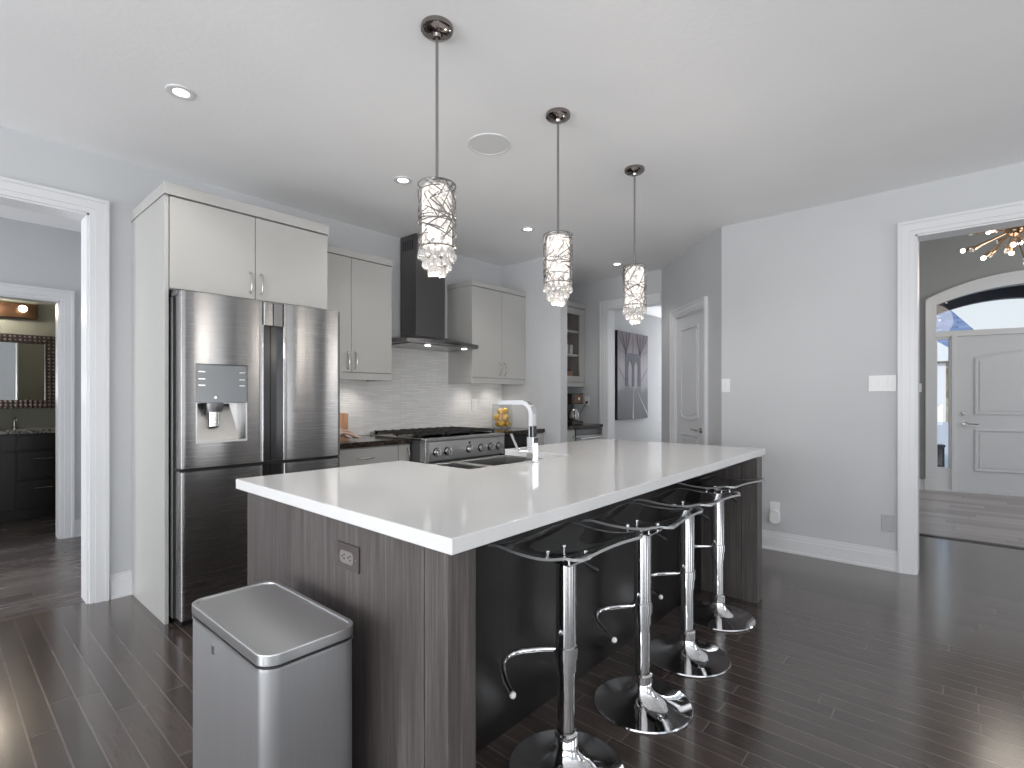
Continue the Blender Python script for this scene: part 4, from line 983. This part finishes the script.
# ------------------------------------------------------------------ rubbish bin
TX0, TX1, TY0, TY1, TH = .515, .768, 1.215, 1.735, .640
tb = thing('trash_can', 'rectangular brushed steel trash can beside the island end', 'bin', (.646,1.465,0))
MB().prism(roundrect(TX0+.003,TY0+.003,TX1-.003,TY1-.003,.042,7), .02, TH-.035, 'z').build('body', M['cansteel'], tb)
MB().prism(roundrect(TX0+.006,TY0+.006,TX1-.006,TY1-.006,.040,7), 0, .02, 'z').build('base', M['blackplastic'], tb)
MB().prism(roundrect(TX0+.007,TY0+.007,TX1-.007,TY1-.007,.040,7), TH-.035, TH-.027, 'z').build('gap', M['blackplastic'], tb)
MB().ringwall(roundrect(TX0+.001,TY0+.001,TX1-.001,TY1-.001,.044,7), roundrect(TX0+.009,TY0+.009,TX1-.009,TY1-.009,.037,7), TH-.041, TH-.034, 'z').build('body_rim', M['canlid'], tb)
MB().ringwall(roundrect(TX0,TY0,TX1,TY1,.045,7), roundrect(TX0+.014,TY0+.014,TX1-.014,TY1-.014,.034,7), TH-.028, TH, 'z').build('lid_rim', M['canlid'], tb, .003)
MB().prism(roundrect(TX0+.0145,TY0+.0145,TX1-.0145,TY1-.0145,.034,7), TH-.02, TH-.004, 'z').build('lid', M['canlid'], tb, .002)
MB().box(TX0+.0015,1.435+.09,.548, TX0+.0035,1.455+.09,.572).build('badge', M['nickel'], tb)
MB().box(TX0+.06,TY0-.03,.015, TX1-.06,TY0+.01,.03).build('pedal', M['canlid'], tb, .004)

# ------------------------------------------------------------------ bar stools
def make_stool(label):
    t = thing('bar_stool', label, 'bar stool', (0,0,0), 0, 'clear acrylic bar stools along the island', local=True)
    pr = [(0,0),(.190,0),(.195,.004),(.192,.009),(.15,.016),(.10,.026),(.065,.040),(.045,.058),(.036,.078),(.034,.085),(0,.085)]
    MB().lathe(pr, (0,0,0), 56).build('base', M['chrome'], t)
    MB().lathe([(.034,.085),(.039,.09),(.039,.125),(.031,.13),(.031,.135)], (0,0,0), 28).build('collar', M['chrome'], t)
    MB().cyl((0,0,.12), .0285, .24, 'z', 28).build('gas_lift', M['chrome'], t)
    MB().lathe([(.0285,.33),(.034,.331),(.034,.698),(.024,.702),(0,.702)], (0,0,0), 28).build('sleeve', M['chrome'], t)
    # footrest: short bar from a clamp, curving round to a capped hook
    fpath = [(-.01,.035,.395),(-.05,.072,.395),(-.10,.108,.395),(-.135,.122,.393),(-.165,.122,.390),(-.195,.108,.385),(-.222,.080,.378),(-.245,.045,.370),(-.262,.010,.364),(-.268,-.004,.362)]
    f = MB().tube(fpath, .0095, 12).build('footrest', M['chrome'], t)
    MB().ball((-.269,-.007,.362), .0105, 10).build('end_cap', M['plastic'], f)
    MB().lathe([(.034,-.022),(.039,-.02),(.039,.02),(.034,.022)], (0,0,.395), 24).build('clamp', M['chrome'], f)
    # mounting plate, bolts, lever
    MB().box(-.060,-.060,.702, .060,.060,.708).box(-.028,-.028,.695,.028,.028,.704).build('mount_plate', M['chrome'], t, .002)
    MB().tube([(.02,-.01,.698),(.055,-.035,.685),(.095,-.06,.655)], [.006,.006,.009], 8).build('lever', M['blackplastic'], t)
    # wavy acrylic seat: front lip, dip, raised rear edge
    n, mth = 30, 16; hx_, hy_ = .205, .190; th = .0075
    def zprof(s):     # s from -1 (rear, away from island) to 1 (front)
        pts = [(-1.0,.796),(-.85,.784),(-.6,.752),(-.3,.731),(0,.724),(.3,.731),(.6,.746),(.82,.750),(1,.736)]
        for (a, za), (b, zb) in zip(pts, pts[1:]):
            if s <= b+1e-9:
                q = (s-a)/(b-a); return za+(zb-za)*q
        return pts[-1][1]
    def zs_(s):
        return sum(zprof(max(-1, min(1, s+d)))*w for d, w in ((-.16,.15),(-.08,.2),(0,.3),(.08,.2),(.16,.15)))-.010
    def kk(s): return (.040*(1-abs(s)**1.8) if s < 0 else .040-.026*s**1.5)-(.008 if s < -.8 else 0)*(-s-.8)*5
    mb = MB(); vt, vb_ = [], []
    for j in range(n+1):
        s = -1+2*j/n
        # rounded plan corners
        e = max(0, abs(s)-.80)/.20; half = hx_-.040*(1-math.sqrt(max(0, 1-e*e)))
        for i in range(mth+1):
            u = -1+2*i/mth
            z = zs_(s)+kk(s)*(abs(u)**2.2)
            dzs = (zs_(min(1,s+.02))-zs_(max(-1,s-.02)))/(.04*hy_); nl_ = math.sqrt(1+dzs*dzs)
            x, y = u*half, s*hy_
            mb.v.append((x, y+dzs/nl_*th*.5*-1, z+th/nl_))
    off = len(mb.v)
    for j in range(n+1):
        s = -1+2*j/n; e = max(0, abs(s)-.80)/.20; half = hx_-.040*(1-math.sqrt(max(0, 1-e*e)))
        for i in range(mth+1):
            u = -1+2*i/mth; mb.v.append((u*half, s*hy_, zs_(s)+kk(s)*abs(u)**2.2-.0005))
    Wd = mth+1
    for j in range(n):
        for i in range(mth):
            a = j*Wd+i; mb.f.append((a,a+1,a+Wd+1,a+Wd)); a += off; mb.f.append((a,a+Wd,a+Wd+1,a+1))
    per = [i for i in range(Wd)]+[j*Wd+mth for j in range(1,n+1)]+[n*Wd+i for i in range(mth-1,-1,-1)]+[j*Wd for j in range(n-1,0,-1)]
    for a, b in zip(per, per[1:]+per[:1]): mb.f.append((a,a+off,b+off,b))
    st = mb.build('seat', M['acrylic'], t)
    eg = MB(); m_ = len(per); ev = []
    for a in per:
        p, q = Vector(mb.v[a]), Vector(mb.v[a+off]); c_ = Vector((0,0,(p.z+q.z)/2)); out = Vector((p.x, p.y, 0)).normalized()*.0012
        ev.append((tuple(p+out+Vector((0,0,.0004))), tuple(q+out-Vector((0,0,.0004))), tuple(q-out), tuple(p-out)))
    for quad in ev: eg.v += list(quad)
    for i in range(m_):
        j = (i+1) % m_
        for k_ in range(4): eg.f.append((4*i+k_, 4*i+(k_+1) % 4, 4*j+(k_+1) % 4, 4*j+k_))
    eg.build('seat_edge', M['acrylicedge'], st)
    for bx_, by_ in ((-.045,-.045),(.045,-.045),(.045,.045),(-.045,.045)):
        MB().lathe([(.0,.0),(.005,0),(.005,.022),(.010,.023),(.010,.027),(.0,.030)], (bx_,by_,.706), 12).build('bolt', M['chrome'], t)
    return t
s0 = make_stool('clear acrylic bar stool nearest the camera, its round base cut off by the frame')
s0.location = (1.42,1.005,0); s0.rotation_euler = (0,0,math.radians(-2))
dup(s0, (1.925,.985,0), math.radians(4), 'clear acrylic bar stool second from the camera, whole chrome base in view')
dup(s0, (2.42,1.005,0), math.radians(-3), 'clear acrylic bar stool third from the camera, between two others')
dup(s0, (2.975,1.055,0), math.radians(-10), 'clear acrylic bar stool farthest from the camera, by the far corner post')

# ------------------------------------------------------------------ pendant lamps
def make_pendant(label):
    t = thing('pendant_lamp', label, 'pendant lamp', (0,0,0), 0, 'crystal pendant lamps over the island', local=True)   # origin on the ceiling
    MB().lathe([(0,0),(.064,0),(.066,-.006),(.064,-.018),(.052,-.028),(.018,-.034),(.014,-.045),(0,-.045)], (0,0,0), 36).build('ceiling_canopy', M['nickeldark'], t)
    MB().cyl((0,0,-.635), .0060, .60, 'z', 12).build('rod', M['rod'], t)
    zt, zb, R = -.640, -.895, .075
    rr = random.Random(11); lat = MB()
    for ring_z in (zt, zb): lat.tube([(R*math.cos(a), R*math.sin(a), ring_z) for a in [2*PI*k/36 for k in range(37)]], .0028, 6, caps=False)
    for k in range(84):
        a0 = rr.uniform(0, 2*PI); z0 = zt - rr.uniform(0,1)*(zt-zb); da = rr.uniform(.6,2.0)*rr.choice((-1,1)); dz = rr.uniform(-.15,.15)
        pts = []
        for q in range(9):
            f = q/8; zz = z0+dz*f
            if zz > zt or zz < zb: break
            pts.append((R*math.cos(a0+da*f), R*math.sin(a0+da*f), zz))
        if len(pts) > 2: lat.tube(pts, .0026, 5)
    lat.build('lattice_shade', M['lattice'], t)
    top_ = MB().lathe([(0,.006),(.02,.006),(.02,-.002),(0,-.002)], (0,0,zt), 16)
    for a in (0, 2*PI/3, 4*PI/3): top_.tube([(0,0,zt),(R*math.cos(a),R*math.sin(a),zt)], .003, 6)
    top_.build('spider', M['nickel'], t)
    MB().lathe([(0,zt-.01),(.056,zt-.012),(.060,zt-.03),(.060,zb+.02),(.052,zb-.002),(0,zb-.004)], (0,0,0), 28).build('inner_diffuser', M['diffuser'], t)
    drop = None; cnt = 0
    for rad, num, z0, z1 in ((.068,16,zb+.005,zb-.030),(.050,12,zb-.01,zb-.062),(.028,8,zb-.02,zb-.090),(.008,2,zb-.03,zb-.075)):
        for k in range(num):
            a = 2*PI*k/num+rad*40; z = z1 + rr.uniform(-.008,.008)
            if drop is None:
                d = MB().lathe([(0,.020),(.004,.016),(.009,.004),(.0115,-.008),(.009,-.017),(0,-.022)], (0,0,0), 8)
                d.tube([(0,0,.019),(0,0,.045)], .0012, 4).ball((0,0,.034), .006, 6)
                drop = o = d.build('crystal_drop', M['crystal'], t)
            else:
                o = drop.copy(); COL.objects.link(o)
            o.location = (rad*math.cos(a), rad*math.sin(a), z); o.rotation_euler = (0,0,a)
    return t
PX = [(1.364,1.600),(2.204,1.612),(3.061,1.622)]
p0 = make_pendant('crystal pendant lamp nearest the camera, largest of the three over the island')
p0.location = (*PX[0], CH)
dup(p0, (*PX[1], CH), 1.1, 'crystal pendant lamp in the middle of the three over the island')
dup(p0, (*PX[2], CH), 2.3, 'crystal pendant lamp farthest from the camera, smallest of the three')
for x, y in PX:
    l_ = bpy.data.lights.new('pendant_bulb', 'POINT'); l_.energy = 5; l_.color = (1,.92,.82); l_.shadow_soft_size = .05
    o = bpy.data.objects.new('pendant_bulb', l_); COL.objects.link(o); o.location = (x,y,1.68)

# ------------------------------------------------------------------ ceiling lights and speaker
def make_down(label):
    t = thing('recessed_light', label, 'ceiling light', (0,0,0), 0, 'recessed ceiling lights', local=True)
    MB().lathe([(.036,.0),(.036,-.004),(.050,-.008),(.064,-.005),(.066,0)], (0,0,0), 32).build('trim_ring', M['trim'], t)
    MB().lathe([(0,-.001),(.036,-.001),(.036,-.003),(0,-.005)], (0,0,0), 28).build('lens', M['ledlens'], t)
    return t
dl_spots = [(.829,2.882,'recessed ceiling light above the refrigerator, left of the first pendant'),
            (2.169,2.90,'recessed ceiling light in front of the range hood chimney'),
            (3.528,2.91,'recessed ceiling light beside the middle pendant'),
            (5.106,2.92,'recessed ceiling light near the passage, beside the farthest pendant')]
dn = make_down(dl_spots[0][2]); dn.location = (dl_spots[0][0], dl_spots[0][1], CH)
for x, y, lb in dl_spots[1:]: dup(dn, (x,y,CH), 0, lb)
for x, y, lb in dl_spots:
    l_ = bpy.data.lights.new('downlight_lamp', 'SPOT'); l_.energy = 16; l_.color = (1,.96,.90); l_.spot_size = 2.0; l_.spot_blend = .7; l_.shadow_soft_size = .035
    o = bpy.data.objects.new('downlight_lamp', l_); COL.objects.link(o); o.location = (x,y,CH-.02)
spk = thing('ceiling_speaker', 'round white speaker grille on the ceiling between the pendants', 'speaker', (2.198,2.107,CH))
MB().lathe([(.128,0),(.128,-.006),(.118,-.008),(.118,-.004),(.116,0)], (2.198,2.107,CH), 48).build('rim', M['trim'], spk)
m = M['grille'] = paint('speaker_mesh', (.72,.725,.73), .7, 300, .5)
MB().lathe([(0,-.006),(.06,-.006),(.1175,-.004),(.1175,0)], (2.198,2.107,CH), 48).build('grille', M['grille'], spk)
